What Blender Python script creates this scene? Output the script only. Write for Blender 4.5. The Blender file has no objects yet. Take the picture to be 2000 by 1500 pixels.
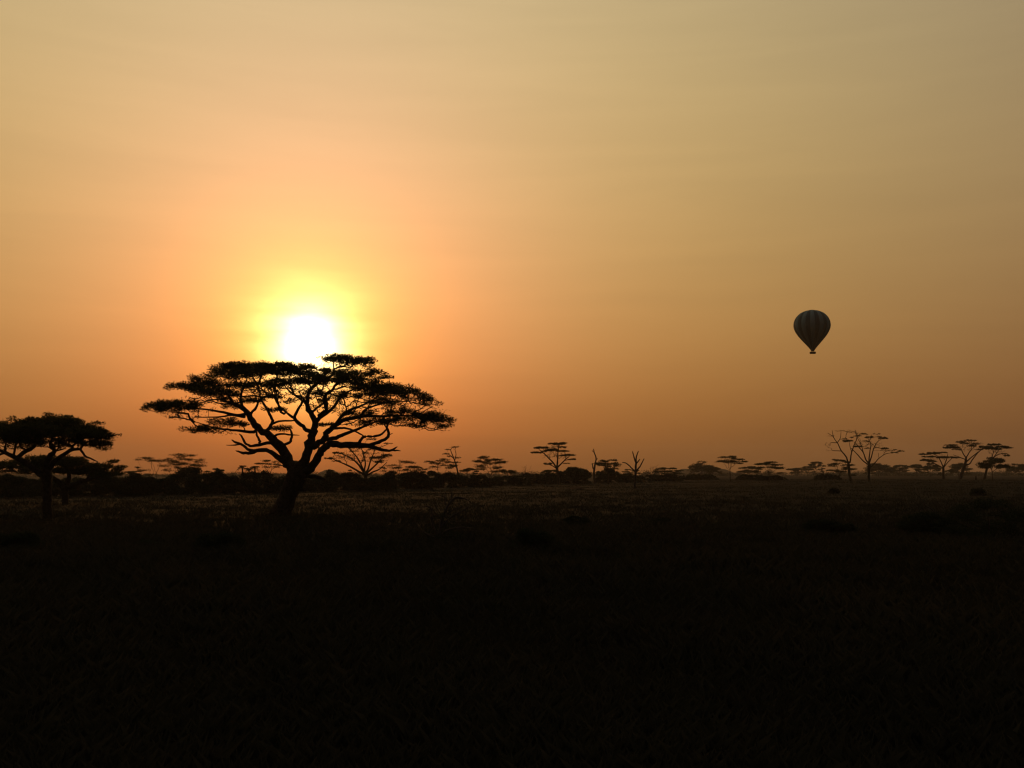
import bpy, math, random
import numpy as np
from mathutils import Vector

# ------------------------------------------------------------------ camera
scene = bpy.context.scene
COL = scene.collection
F, CX, CY, HOR = 1921.0, 1000.0, 750.0, 928.0      # focal length and principal point in photo pixels
CAM_H = 2.8
PITCH = math.atan((HOR - CY) / F)
cam_d = bpy.data.cameras.new('camera')
cam_d.sensor_width = 36.0
cam_d.lens = 36.0 * F / 2000.0
cam_d.clip_start, cam_d.clip_end = 0.1, 20000.0
cam = bpy.data.objects.new('camera', cam_d)
COL.objects.link(cam)
cam.location = (0, 0, CAM_H)
cam.rotation_euler = (math.pi / 2 + PITCH, 0, 0)
scene.camera = cam

# ------------------------------------------------------------------ sky and sun
SUN_PX = (604, 668)


def ray(px, py):
    x, y, z = px - CX, F, CY - py
    c, s = math.cos(PITCH), math.sin(PITCH)
    v = np.array([x, c * y - s * z, s * y + c * z])
    return v / np.linalg.norm(v)


SUN_DIR = ray(*SUN_PX)
SUN_EL = math.asin(SUN_DIR[2])
SUN_AZ = math.atan2(SUN_DIR[0], SUN_DIR[1])

world = bpy.data.worlds.new('World')
scene.world = world
world.use_nodes = True
wt = world.node_tree
wt.nodes.clear()


def nd(tree, kind, **kw):
    n = tree.nodes.new(kind)
    for k, v in kw.items():
        setattr(n, k, v)
    return n


def mth(tree, op, a, b=None, clamp=False):
    n = nd(tree, 'ShaderNodeMath', operation=op, use_clamp=clamp)
    for i, v in enumerate((a, b)):
        if v is None:
            continue
        if isinstance(v, (int, float)):
            n.inputs[i].default_value = v
        else:
            tree.links.new(v, n.inputs[i])
    return n.outputs[0]


# dusty dawn air: every channel is dimmed by the path through the dust (k, s) and brightens towards the sun
# (two exponential lobes, radians), with a narrow aureole round the disc
SKY = [  # k, s, a, w, b, k1, w2, halo amplitude, halo width
    (0.0936, 0.0674, 3.0822, 0.0721, 1.1313, 0.0004, 0.74, 9, 0.015),
    (0.3662, 0.1571, 3.5563, 0.0503, 1.3503, 0.0962, 0.72, 7, 0.018),
    (1.5927, 0.4328, 28.771, 0.1023, 2.8985, 1.7855, 0.7, 5, 0.0145),
]
tc = nd(wt, 'ShaderNodeTexCoord')
nrm = nd(wt, 'ShaderNodeVectorMath', operation='NORMALIZE')
wt.links.new(tc.outputs['Generated'], nrm.inputs[0])
sep = nd(wt, 'ShaderNodeSeparateXYZ')
wt.links.new(nrm.outputs[0], sep.inputs[0])
dot = nd(wt, 'ShaderNodeVectorMath', operation='DOT_PRODUCT')
wt.links.new(nrm.outputs[0], dot.inputs[0])
dot.inputs[1].default_value = tuple(SUN_DIR)
theta = mth(wt, 'ARCCOSINE', mth(wt, 'MINIMUM', mth(wt, 'MAXIMUM', dot.outputs['Value'], -1.0), 1.0))
sinel = mth(wt, 'MAXIMUM', sep.outputs['Z'], 0.0)
# thin streaks of high cloud
mp = nd(wt, 'ShaderNodeMapping')
mp.inputs['Rotation'].default_value = (0.0, math.radians(3.0), 0.0)
mp.inputs['Scale'].default_value = (2.6, 2.6, 26.0)
wt.links.new(nrm.outputs[0], mp.inputs[0])
cn = nd(wt, 'ShaderNodeTexNoise')
cn.inputs['Scale'].default_value = 1.3
cn.inputs['Detail'].default_value = 5.0
cn.inputs['Roughness'].default_value = 0.55
cn.inputs['Distortion'].default_value = 0.5
wt.links.new(mp.outputs[0], cn.inputs['Vector'])
streak = mth(wt, 'ADD', mth(wt, 'MULTIPLY', mth(wt, 'SUBTRACT', cn.outputs[0], 0.5), 0.16), 1.0)
mp2 = nd(wt, 'ShaderNodeMapping')
mp2.inputs['Scale'].default_value = (6.0, 6.0, 38.0)
wt.links.new(nrm.outputs[0], mp2.inputs[0])
cn2 = nd(wt, 'ShaderNodeTexNoise')
cn2.inputs['Scale'].default_value = 1.6
cn2.inputs['Detail'].default_value = 3.0
wt.links.new(mp2.outputs[0], cn2.inputs['Vector'])
glow = mth(wt, 'ADD', mth(wt, 'MULTIPLY', mth(wt, 'SUBTRACT', cn2.outputs[0], 0.5), 1.5), 1.0)
comb = nd(wt, 'ShaderNodeCombineXYZ')
for i, (k, s, a, w, b, k1, w2, ha, hw) in enumerate(SKY):
    path = mth(wt, 'ADD', mth(wt, 'MULTIPLY', mth(wt, 'EXPONENT', mth(wt, 'MULTIPLY', theta, -1.0 / 0.35)), -k1), -k)
    tr = mth(wt, 'EXPONENT', mth(wt, 'DIVIDE', path, mth(wt, 'ADD', sinel, s)))
    l1 = mth(wt, 'MULTIPLY', mth(wt, 'EXPONENT', mth(wt, 'MULTIPLY', theta, -1.0 / w)), a)
    l2 = mth(wt, 'MULTIPLY', mth(wt, 'EXPONENT', mth(wt, 'MULTIPLY', theta, -1.0 / w2)), b)
    l3 = mth(wt, 'MULTIPLY', mth(wt, 'EXPONENT', mth(wt, 'MULTIPLY', theta, -1.0 / hw)), ha)
    tot = mth(wt, 'ADD', mth(wt, 'MULTIPLY', tr, mth(wt, 'ADD', l1, l2)), mth(wt, 'MULTIPLY', l3, glow))
    wt.links.new(tot, comb.inputs[i])
dust = nd(wt, 'ShaderNodeVectorMath', operation='SCALE')
wt.links.new(comb.outputs[0], dust.inputs[0])
wt.links.new(streak, dust.inputs['Scale'])
sky = nd(wt, 'ShaderNodeTexSky', sky_type='NISHITA', sun_disc=False)
sky.sun_elevation = SUN_EL
sky.sun_rotation = SUN_AZ
sky.altitude = 1500.0
sky.dust_density = 6.0
bg_clear = nd(wt, 'ShaderNodeBackground')
bg_clear.inputs['Strength'].default_value = 0.016      # what is left of the clear sky above the dust
clear = nd(wt, 'ShaderNodeVectorMath', operation='SCALE')
wt.links.new(sky.outputs[0], clear.inputs[0])
wt.links.new(mth(wt, 'EXPONENT', mth(wt, 'DIVIDE', -0.35, mth(wt, 'ADD', sinel, 0.05))), clear.inputs['Scale'])
wt.links.new(clear.outputs[0], bg_clear.inputs['Color'])
bg_dust = nd(wt, 'ShaderNodeBackground')
bg_dust.inputs['Strength'].default_value = 1.0
wt.links.new(dust.outputs[0], bg_dust.inputs['Color'])
add = nd(wt, 'ShaderNodeAddShader')
wt.links.new(bg_clear.outputs[0], add.inputs[0])
wt.links.new(bg_dust.outputs[0], add.inputs[1])
wo = nd(wt, 'ShaderNodeOutputWorld')
wt.links.new(add.outputs[0], wo.inputs['Surface'])

sun_d = bpy.data.lights.new('sun', 'SUN')
sun_d.energy = 0.32
sun_d.angle = math.radians(0.6)
sun_d.color = (1.0, 0.42, 0.12)
sun = bpy.data.objects.new('sun', sun_d)
COL.objects.link(sun)
sun.rotation_euler = Vector(tuple(-SUN_DIR)).to_track_quat('-Z', 'Y').to_euler()

scene.view_settings.view_transform = 'Standard'
scene.view_settings.look = 'None'
scene.view_settings.exposure = 0.0
scene.view_settings.gamma = 1.0
scene.cycles.use_denoising = True
scene.cycles.denoising_prefilter = 'ACCURATE'
scene.cycles.denoising_input_passes = 'RGB_ALBEDO_NORMAL'
scene.cycles.filter_width = 1.25
scene.cycles.max_bounces = 5
scene.cycles.volume_bounces = 1
scene.cycles.diffuse_bounces = 2
scene.cycles.transmission_bounces = 3
scene.cycles.caustics_reflective = False
scene.cycles.caustics_refractive = False

rng = np.random.default_rng(11)


# ------------------------------------------------------------------ helpers
def material(name, build):
    m = bpy.data.materials.new(name)
    m.use_nodes = True
    m.node_tree.nodes.clear()
    build(m.node_tree)
    return m


def noise_col(t, c0, c1, scale, detail=4.0, coord='Object', attr=None):
    if attr:
        fac = nd(t, 'ShaderNodeAttribute', attribute_name=attr).outputs['Fac']
    else:
        tcn = nd(t, 'ShaderNodeTexCoord')
        n = nd(t, 'ShaderNodeTexNoise')
        n.inputs['Scale'].default_value = scale
        n.inputs['Detail'].default_value = detail
        t.links.new(tcn.outputs[coord], n.inputs['Vector'])
        fac = n.outputs[0]
    r = nd(t, 'ShaderNodeValToRGB')
    r.color_ramp.elements[0].position = 0.3
    r.color_ramp.elements[1].position = 0.7
    r.color_ramp.elements[0].color = (*c0, 1)
    r.color_ramp.elements[1].color = (*c1, 1)
    t.links.new(fac, r.inputs[0])
    return r.outputs[0], fac


def solid(c0, c1, scale, rough=0.9, bump=0.0, attr=None, coord='Object', spec=0.05):
    def b(t):
        col, fac = noise_col(t, c0, c1, scale, attr=attr, coord=coord)
        p = nd(t, 'ShaderNodeBsdfPrincipled')
        p.inputs['Roughness'].default_value = rough
        p.inputs['Specular IOR Level'].default_value = spec
        t.links.new(col, p.inputs['Base Color'])
        if bump:
            bn = nd(t, 'ShaderNodeBump')
            bn.inputs['Strength'].default_value = bump
            bn.inputs['Distance'].default_value = 0.05
            t.links.new(fac, bn.inputs['Height'])
            t.links.new(bn.outputs[0], p.inputs['Normal'])
        o = nd(t, 'ShaderNodeOutputMaterial')
        t.links.new(p.outputs[0], o.inputs['Surface'])
    return b


def leafy(c0, c1, trans, attr='tint'):
    def b(t):
        col, _ = noise_col(t, c0, c1, 1.0, attr=attr)
        d = nd(t, 'ShaderNodeBsdfDiffuse')
        tr = nd(t, 'ShaderNodeBsdfTranslucent')
        mx = nd(t, 'ShaderNodeMixShader')
        mx.inputs[0].default_value = trans
        t.links.new(col, d.inputs[0])
        t.links.new(col, tr.inputs[0])
        t.links.new(d.outputs[0], mx.inputs[1])
        t.links.new(tr.outputs[0], mx.inputs[2])
        o = nd(t, 'ShaderNodeOutputMaterial')
        t.links.new(mx.outputs[0], o.inputs['Surface'])
    return b


M = {
    'bark': material('dark_fissured_bark', solid((0.030, 0.022, 0.015), (0.075, 0.055, 0.038), 6.0, 0.95, 0.8)),
    'fever_bark': material('pale_smooth_bark', solid((0.045, 0.037, 0.020), (0.085, 0.068, 0.036), 3.0, 0.9, 0.3)),
    'dead_wood': material('weathered_dead_wood', solid((0.045, 0.035, 0.027), (0.09, 0.07, 0.055), 5.0, 0.95, 0.5)),
    'leaf': material('acacia_leaves', leafy((0.030, 0.034, 0.012), (0.060, 0.062, 0.024), 0.25)),
    'bush': material('bush_leaves', leafy((0.022, 0.028, 0.015), (0.045, 0.054, 0.030), 0.15)),
    'frond': material('palm_fronds', leafy((0.028, 0.036, 0.014), (0.055, 0.062, 0.025), 0.2)),
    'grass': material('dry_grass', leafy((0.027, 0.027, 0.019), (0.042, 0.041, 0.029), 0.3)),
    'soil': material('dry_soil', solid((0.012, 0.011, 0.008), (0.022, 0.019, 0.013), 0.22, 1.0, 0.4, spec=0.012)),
    'hill': material('far_hill_scrub', solid((0.03, 0.03, 0.017), (0.06, 0.055, 0.03), 0.02, 1.0, spec=0.0)),
    'earth': material('termite_earth', solid((0.05, 0.03, 0.018), (0.09, 0.055, 0.033), 3.0, 1.0, 0.6, spec=0.0)),
    'gore_dark': material('balloon_fabric_dark', solid((0.034, 0.068, 0.078), (0.042, 0.078, 0.088), 0.5, 0.7)),
    'gore_light': material('balloon_fabric_light', solid((0.13, 0.21, 0.225), (0.15, 0.23, 0.245), 0.5, 0.7)),
    'crown_ring': material('balloon_scoop_fabric', solid((0.04, 0.035, 0.03), (0.05, 0.045, 0.04), 0.5, 0.8)),
    'wicker': material('basket_wicker', solid((0.06, 0.035, 0.018), (0.10, 0.06, 0.03), 9.0, 0.8, 0.6)),
    'leather': material('basket_trim_leather', solid((0.03, 0.02, 0.012), (0.045, 0.03, 0.02), 9.0, 0.7)),
    'steel': material('burner_steel', solid((0.12, 0.12, 0.12), (0.16, 0.16, 0.16), 4.0, 0.45)),
}


def mesh_np(name, verts, faces, mat, parent=None, tint=None, smooth=False):
    """verts (n,3); faces (m,k) all of one size k, or a list of such arrays"""
    me = bpy.data.meshes.new(name)
    verts = np.asarray(verts, dtype=np.float32).reshape(-1, 3)
    fl = faces if isinstance(faces, list) else [faces]
    fl = [np.asarray(f, dtype=np.int32) for f in fl if len(f)]
    me.vertices.add(len(verts))
    me.vertices.foreach_set('co', verts.ravel())
    nl = sum(f.size for f in fl)
    npol = sum(len(f) for f in fl)
    me.loops.add(nl)
    me.loops.foreach_set('vertex_index', np.concatenate([f.ravel() for f in fl]))
    me.polygons.add(npol)
    tot = np.concatenate([np.full(len(f), f.shape[1], np.int32) for f in fl])
    st = np.concatenate([[0], np.cumsum(tot)[:-1]]).astype(np.int32)
    me.polygons.foreach_set('loop_start', st)
    if smooth:
        me.polygons.foreach_set('use_smooth', np.ones(npol, bool))
    if tint is not None:
        a = me.attributes.new('tint', 'FLOAT', 'POINT')
        a.data.foreach_set('value', np.asarray(tint, np.float32))
    me.update(calc_edges=True)
    me.materials.append(mat)
    o = bpy.data.objects.new(name, me)
    COL.objects.link(o)
    if parent is not None:
        o.parent = parent
    return o


def tag(o, label, cat, group=None):
    o['label'] = label
    o['category'] = cat
    if group:
        o['group'] = group
    return o


def thing(name, loc, label, cat, group=None):
    e = bpy.data.objects.new(name, None)
    e.empty_display_size = 0.5
    COL.objects.link(e)
    e.location = tuple(loc)
    return tag(e, label, cat, group)


def sstep(a, b, x):
    t = np.clip((x - a) / (b - a), 0, 1)
    return t * t * (3 - 2 * t)


def terrain(x, y):
    x = np.asarray(x, float)
    y = np.asarray(y, float)
    r = np.hypot(x, y)
    near = sstep(6, 40, r) * (1 - sstep(350, 700, r))
    z = near * (0.10 * np.sin(x * 0.21 + 0.7) * np.sin(y * 0.17 + 1.1) + 0.13 * np.sin(x * 0.053 + 2.0) * np.sin(y * 0.061))
    z = z + 0.05 * near * np.sin(x * 0.63 + 1.3 * np.sin(y * 0.31)) * np.sin(y * 0.57)
    z = z + 0.95 * sstep(120, 300, y) * sstep(15, 90, x)                      # the plain rises a little to the right
    z = z + 0.9 * sstep(500, 1500, r)
    return z


def ground_hit(px, py):
    d = ray(px, py)
    t = 3.0
    for _ in range(4000):
        x, y, z = d[0] * t, d[1] * t, CAM_H + d[2] * t
        if z <= terrain(x, y):
            return y
        t *= 1.003
    return t


def at(px, py, Y):
    d = ray(px, py)
    s = Y / d[1]
    return np.array([d[0] * s, Y, CAM_H + d[2] * s])


def on_ground(px, Y):
    d = ray(px, HOR)
    x = d[0] / d[1] * Y
    return np.array([x, Y, float(terrain(x, Y))])


# ------------------------------------------------------------------ ground, hills
def build_ground():
    rad = np.concatenate([[0.0], np.geomspace(1.5, 4150, 170)])
    front = np.linspace(-0.75, 0.75, 220)
    back = np.linspace(0.75, 2 * math.pi - 0.75, 62)[1:-1]
    ang = np.concatenate([front, back])
    na, nr = len(ang), len(rad)
    R, A = np.meshgrid(rad[1:], ang, indexing='ij')
    X, Y = R * np.sin(A), R * np.cos(A)
    V = np.stack([X, Y, terrain(X, Y)], -1).reshape(-1, 3)
    V = np.concatenate([V, [[0, 0, float(terrain(0, 0))]]])
    i = np.arange(nr - 2)[:, None] * na
    j = np.arange(na)[None, :]
    jn = (j + 1) % na
    q = np.stack([i + j, i + jn, i + na + jn, i + na + j], -1).reshape(-1, 4)[:, ::-1]
    j = np.arange(na)
    tri = np.stack([np.full(na, len(V) - 1), (j + 1) % na, j], -1)[:, ::-1]
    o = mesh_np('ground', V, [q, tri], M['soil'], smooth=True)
    o['kind'] = 'structure'


build_ground()


def hill(px, D, half_px, top_py, seed, depth=0.5):
    c = on_ground(px, D)
    w = half_px / F * D
    h = (HOR - top_py) / F * D + CAM_H - c[2]
    r = np.random.default_rng(seed)
    n = 40
    g = np.linspace(-1, 1, n)
    U, W = np.meshgrid(g, g, indexing='ij')
    rr = np.hypot(U, W)
    ph = r.uniform(0, 6, 4)
    bump = 1 + 0.12 * np.sin(U * 7 + ph[0]) * np.sin(W * 6 + ph[1]) + 0.06 * np.sin(U * 17 + ph[2])
    Z = h * np.clip(1 - rr ** 2, -0.15, None) ** 1 * bump
    V = np.stack([c[0] + U * w, c[1] + W * w * depth, c[2] - 1.0 + Z], -1).reshape(-1, 3)
    i = np.arange(n - 1)[:, None] * n
    j = np.arange(n - 1)[None, :]
    q = np.stack([i + j, i + n + j, i + n + j + 1, i + j + 1], -1).reshape(-1, 4)
    o = mesh_np('hill', V, q, M['hill'], smooth=True)
    o['kind'] = 'structure'


hill(642, 2300, 26, 916.5, 1)
hill(560, 3000, 330, 925.0, 2, 0.3)
hill(1375, 2400, 75, 910.5, 3)
hill(1800, 3100, 300, 921.0, 4, 0.3)


# ------------------------------------------------------------------ wood and leaves
class Wood:
    """a branching skeleton: nodes with a parent, a radius and the limb they belong to (0 = trunk)"""

    def __init__(self, seed):
        self.p, self.par, self.r, self.limb, self.L = [], [], [], [], []
        self.rng = np.random.default_rng(seed)
        self.nl = 0

    def add(self, p, par, r, limb):
        p = np.asarray(p, float)
        self.p.append(p)
        self.par.append(par)
        self.r.append(r)
        self.limb.append(limb)
        self.L.append(0.0 if par < 0 else self.L[par] + float(np.linalg.norm(p - self.p[par])))
        return len(self.p) - 1

    def line(self, pts, rad, start=-1, limb=None, sub=3, wob=0.25):
        """a smooth path through pts (Catmull-Rom); start = node it leaves from"""
        if limb is None:
            self.nl += 1
            limb = self.nl
        pts = [np.asarray(q, float) for q in pts]
        rad = list(rad)
        if start >= 0:
            pts = [self.p[start]] + pts
            rad = [min(self.r[start], rad[0] * 1.25)] + rad
        P = [2 * pts[0] - pts[1]] + pts + [2 * pts[-1] - pts[-2]]
        last = start
        if start < 0:
            last = self.add(pts[0], -1, rad[0], limb)
        for i in range(len(pts) - 1):
            a, b, c, d = P[i], P[i + 1], P[i + 2], P[i + 3]
            for k in range(1, sub + 1):
                t = k / sub
                q = 0.5 * (2 * b + (c - a) * t + (2 * a - 5 * b + 4 * c - d) * t * t + (3 * b - a - 3 * c + d) * t ** 3)
                rr = rad[i] + (rad[i + 1] - rad[i]) * t
                if wob and k < sub:
                    q = q + self.rng.normal(size=3) * rr * wob
                last = self.add(q, last, rr, limb)
        return last

    def nearest(self, q, min_z=None):
        P = np.array(self.p)
        d = np.linalg.norm(P - q, axis=1)
        return int(np.argmin(d))

    def grow(self, A, alpha=0.35, seg=0.5, wob=0.12, tip=0.012, allow=None, down=0.8, ex=2.3, new_limbs=False, bow=0.10):
        A = np.asarray(A, float)
        n = len(A)
        idx = np.arange(len(self.p)) if allow is None else np.array(allow)
        P = np.array(self.p)[idx]
        Ls = np.array(self.L)[idx]

        def cost(Ar, Pn, Ln):
            d = Ar[:, None, :] - Pn[None]
            dd = np.linalg.norm(d, axis=2)
            return dd + down * np.maximum(0, -d[:, :, 2]) + alpha * Ln[None]
        c = cost(A, P, Ls)
        b = c.argmin(1)
        best = c[np.arange(n), b]
        bi = idx[b]
        left = np.ones(n, bool)
        tips = []
        n0 = len(self.p)
        for _ in range(n):
            i = int(np.argmin(np.where(left, best, 1e18)))
            left[i] = False
            s = int(bi[i])
            a0, a1 = self.p[s], A[i]
            dist = float(np.linalg.norm(a1 - a0))
            k = max(1, int(math.ceil(dist / seg)))
            limb = self.limb[s]
            if limb == 0 and new_limbs:
                self.nl += 1
                limb = self.nl
            last = s
            made = []
            for q in range(1, k + 1):
                t = q / k
                pt = a0 + (a1 - a0) * t
                if q < k:
                    pt = pt + self.rng.normal(size=3) * wob * min(seg, dist / k)
                pt[2] += bow * dist * math.sin(math.pi * t) * (-0.6)
                last = self.add(pt, last, 0.0, limb)
                made.append(last)
            tips.append(last)
            if left.any():
                rem = np.where(left)[0]
                Pn = np.array([self.p[m] for m in made])
                Ln = np.array([self.L[m] for m in made])
                cc = cost(A[rem], Pn, Ln)
                m = cc.argmin(1)
                v = cc[np.arange(len(rem)), m]
                up = v < best[rem]
                best[rem[up]] = v[up]
                bi[rem[up]] = np.array(made)[m[up]]
        # pipe model for the twigs
        acc = np.zeros(len(self.p))
        for i in range(len(self.p) - 1, -1, -1):
            rad = max(acc[i], tip ** ex if i >= n0 else 0.0)
            if i >= n0 or self.r[i] == 0:
                self.r[i] = max(self.r[i], rad ** (1 / ex))
            if self.par[i] >= 0 and i >= n0:
                acc[self.par[i]] += self.r[i] ** ex
        return tips

    def meshes(self, parent, origin, mat, trunk_name='trunk', limb_name='limb', names=None, detail=1.0):
        n = len(self.p)
        kids = [[] for _ in range(n)]
        for i in range(n):
            if self.par[i] >= 0:
                kids[self.par[i]].append(i)
        for k in kids:
            k.sort(key=lambda c: -self.r[c])
        P = np.array(self.p) - np.asarray(origin)
        chains = {}
        heads = []
        for i in range(n):
            if self.par[i] < 0:
                heads.append((None, i))
            for j, c in enumerate(kids[i]):
                if j > 0 or self.limb[c] != self.limb[i]:
                    heads.append((i, c))
        for s, c in heads:
            ch, rr = [], []
            if s is not None:
                ch.append(P[s])
                rr.append(min(self.r[c] * 1.25, self.r[s]))
            cur = c
            while True:
                ch.append(P[cur])
                rr.append(self.r[cur])
                nx = [q for q in kids[cur] if self.limb[q] == self.limb[cur]]
                if not nx or nx[0] != kids[cur][0] and self.limb[kids[cur][0]] == self.limb[cur]:
                    break
                if kids[cur][0] != nx[0]:
                    break
                cur = nx[0]
            if len(ch) > 1:
                chains.setdefault(self.limb[c], []).append((np.array(ch), np.array(rr)))
        out = {}
        for limb, cl in sorted(chains.items()):
            VV, FF, off = [], [], 0
            for ch, rr in cl:
                rm = rr.max()
                k = 10 if rm > 0.25 * detail else 6 if rm > 0.06 * detail else 4 if rm > 0.025 * detail else 3
                tan = np.gradient(ch, axis=0)
                tan /= np.linalg.norm(tan, axis=1)[:, None] + 1e-9
                ov = ch[-1] - ch[0]
                ref = np.eye(3)[int(np.argmin(np.abs(ov)))]
                u = np.cross(tan, ref)
                u /= np.linalg.norm(u, axis=1)[:, None] + 1e-9
                v = np.cross(tan, u)
                an = np.arange(k) / k * 2 * math.pi
                rj = rr[:, None] * (1 + (0.07 * self.rng.normal(size=(len(ch), k)) if k >= 6 else 0))
                ring = ch[:, None] + rj[..., None] * (np.cos(an)[None, :, None] * u[:, None] + np.sin(an)[None, :, None] * v[:, None])
                m = len(ch)
                V = np.concatenate([ring.reshape(-1, 3), ch[-1:] + tan[-1:] * rr[-1]])
                i = np.arange(m - 1)[:, None] * k
                j = np.arange(k)[None]
                jn = (j + 1) % k
                q = np.stack([i + j, i + jn, i + k + jn, i + k + j], -1).reshape(-1, 4)
                j = np.arange(k)
                cap = np.stack([(m - 1) * k + j, (m - 1) * k + (j + 1) % k, np.full(k, m * k), np.full(k, m * k)], -1)
                VV.append(V)
                FF.append((q + off, cap[:, :3] + off))
                off += len(V)
            nm = trunk_name if limb == 0 else (names or {}).get(limb, limb_name)
            out[limb] = mesh_np(nm, np.concatenate(VV), [np.concatenate([f[0] for f in FF]), np.concatenate([f[1] for f in FF])],
                                mat, parent, smooth=True)
        return out


def sprays(cent, n, spread, size, rg, up=0.5, width=0.3, out_from=None):
    """n narrow leaf sprays round every centre: rhombic blades; spread (sx, sy, sz)"""
    cent = np.repeat(np.asarray(cent, float), n, axis=0)
    m = len(cent)
    off = rg.normal(size=(m, 3))
    off *= (rg.random((m, 1)) ** 0.4) / (np.linalg.norm(off, axis=1)[:, None] + 1e-9)
    pos = cent + off * np.asarray(spread)
    d = rg.normal(size=(m, 3)) * np.array([1, 1, 0.55])
    d[:, 2] += up
    d += off * 0.9
    if out_from is not None:
        d2 = pos - out_from
        d2[:, 2] *= 0.3
        d += 0.8 * d2 / (np.linalg.norm(d2, axis=1)[:, None] + 1e-9)
    d /= np.linalg.norm(d, axis=1)[:, None]
    s = np.cross(d, rg.normal(size=(m, 3)))
    s /= np.linalg.norm(s, axis=1)[:, None] + 1e-9
    ln = size * rg.uniform(0.55, 1.3, (m, 1))
    wd = ln * width * 0.5
    lng = rg.random((m, 1)) < 0.16                       # a few long bare shoots stand out of the clump
    ln = np.where(lng, ln * 1.8, ln)
    wd = np.where(lng, wd * 0.55, wd)
    V = np.stack([pos - d * ln * 0.4, pos + s * wd, pos + d * ln * 0.6, pos - s * wd], 1).reshape(-1, 3)
    Fq = np.arange(m * 4).reshape(-1, 4)
    tint = np.repeat(rg.random(m), 4)
    return V, Fq, tint


def traced_tree(name, label, cat, base, limbs, pads, D=None, seed=0, trunk=None, bark='bark', leaf='leaf', group=None,
                tip=0.014, spacing=0.55, spray=0.17, per=26, pad_parts=False, depth=0.75, seg=0.45, alpha=0.3, dead=(), ext=None,
                leaf_name='crown', flare=1.0, wob=0.16, limb_scale=1.0):
    """trunk and limbs drawn in the photo plane at distance D, with depth given to limbs and pads.
    trunk: [(px, py, r_px)]; limbs: [[(px, py, r_px) ...]]; pads: [(cx, cy, half width, half thickness, density)]"""
    if D is None:
        D = ground_hit(*base)
    g = on_ground(base[0], D)
    s = D / F
    W = Wood(seed)
    rg = W.rng

    def pt(px, py, dy):
        q = at(px, py, D)
        return q + np.array([0, dy, 0])
    tr = [pt(x, y, 0) for x, y, _ in trunk]
    tr[0][2] = g[2] - 0.15
    rad = [r * s for _, _, r in trunk]
    if flare > 1:
        tr.insert(1, tr[0] + (tr[1] - tr[0]) * 0.12)
        rad.insert(1, rad[0] * 1.02)
        rad[0] *= flare
    W.line(tr, rad, limb=0, sub=4, wob=0.06)
    cxp = trunk[-1][0]
    ends = {}
    names = {}
    allx = [q[0] for lm in limbs for q in lm] + [p[0] for p in pads]
    half = max([abs(x - cxp) for x in allx] + [10])
    for li, lm in enumerate(limbs):
        x0, y0, _ = lm[0]
        PP = np.array(W.p)
        q0 = at(x0, y0, D)
        dd = np.hypot(PP[:, 0] - q0[0], PP[:, 2] - q0[2])
        st = int(np.argmin(dd))
        dy0 = W.p[st][1] - D
        xe = lm[-1][0]
        reach = math.hypot(xe - x0, lm[-1][1] - y0) * s
        dye = dy0 + rg.uniform(-0.6, 0.6) * reach * depth
        n = len(lm)
        pts = [pt(x, y, dy0 + (dye - dy0) * ((k + 1) / n)) for k, (x, y, _) in enumerate(lm)]
        if dd[st] < max(W.r[st], 0.04):
            pts = pts[1:]
            lr = [r * s * limb_scale for _, _, r in lm[1:]]
        else:
            lr = [r * s * limb_scale for _, _, r in lm]
        if li in dead:
            names[W.nl + 1] = 'dead_branch'
        W.line(pts, lr, start=st, sub=3, wob=0.18)
    allow = [i for i in range(len(W.p)) if W.limb[i] > 0 and W.limb[i] not in names] or list(range(len(W.p) // 2, len(W.p)))
    root = thing(name, g, label, cat, group)
    padinfo, A = [], []
    for k, pd in enumerate(pads):
        cx, cy, hw, ht = pd[:4]
        dens = pd[4] if len(pd) > 4 else 1.0
        fx = min(0.97, abs(cx - cxp) / half)
        room = math.sqrt(1 - fx * fx) * half * s * depth
        dy = pd[5] * s if len(pd) > 5 else rg.uniform(-0.75, 0.75) * room
        c = pt(cx, cy, 0)
        hwm, htm = hw * s, max(ht * s, 0.05)
        hd = min(max(hwm * 0.85, 0.4), 2.2)
        n = max(3, int(3.1 * hwm * hd / spacing ** 2))
        a = rg.uniform(0, 2 * math.pi, n)
        r = np.sqrt(rg.random(n))
        # lens: flat underside, domed top
        z = rg.uniform(-0.55, 1.0, n) * np.sqrt(np.clip(1 - r * r, 0.05, 1)) * htm
        P = np.stack([c[0] + np.cos(a) * r * hwm * 0.95, c[1] + dy + np.sin(a) * r * hd, c[2] + z - 0.1 * htm], -1)
        # keep the outline while moving back or forward: scale about the lens axis for the pad's own depth
        f = (D + dy) / D
        P[:, 0] = P[:, 0] * f
        P[:, 2] = CAM_H + (P[:, 2] - CAM_H) * f
        padinfo.append((P, dens, hwm, htm))
        A.append(P)
    if A:
        tips = W.grow(np.concatenate(A), alpha=alpha, seg=seg, tip=tip, allow=allow, wob=wob)
    W.meshes(root, g, M[bark], names=names, detail=max(0.6, D / 70.0))
    acc = []
    for P, dens, hwm, htm in padinfo:
        if dens <= 0:
            continue
        V, Q, T = sprays(P, max(2, int(per * dens)), (spacing * 0.85, spacing * 0.85, min(0.45 * spacing, 0.09 + htm * 0.3)), spray, rg,
                         out_from=P.mean(0) - np.array([0, 0, 0.3]))
        V = V - g
        if pad_parts and dens > 0.3:
            mesh_np('foliage', V, Q, M[leaf], root, tint=T)
        else:
            acc.append((V, Q, T))
    if acc:
        off, QQ = 0, []
        for V, Q, T in acc:
            QQ.append(Q + off)
            off += len(V)
        mesh_np(leaf_name, np.concatenate([a[0] for a in acc]), np.concatenate(QQ), M[leaf], root, tint=np.concatenate([a[2] for a in acc]))
    return root


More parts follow.
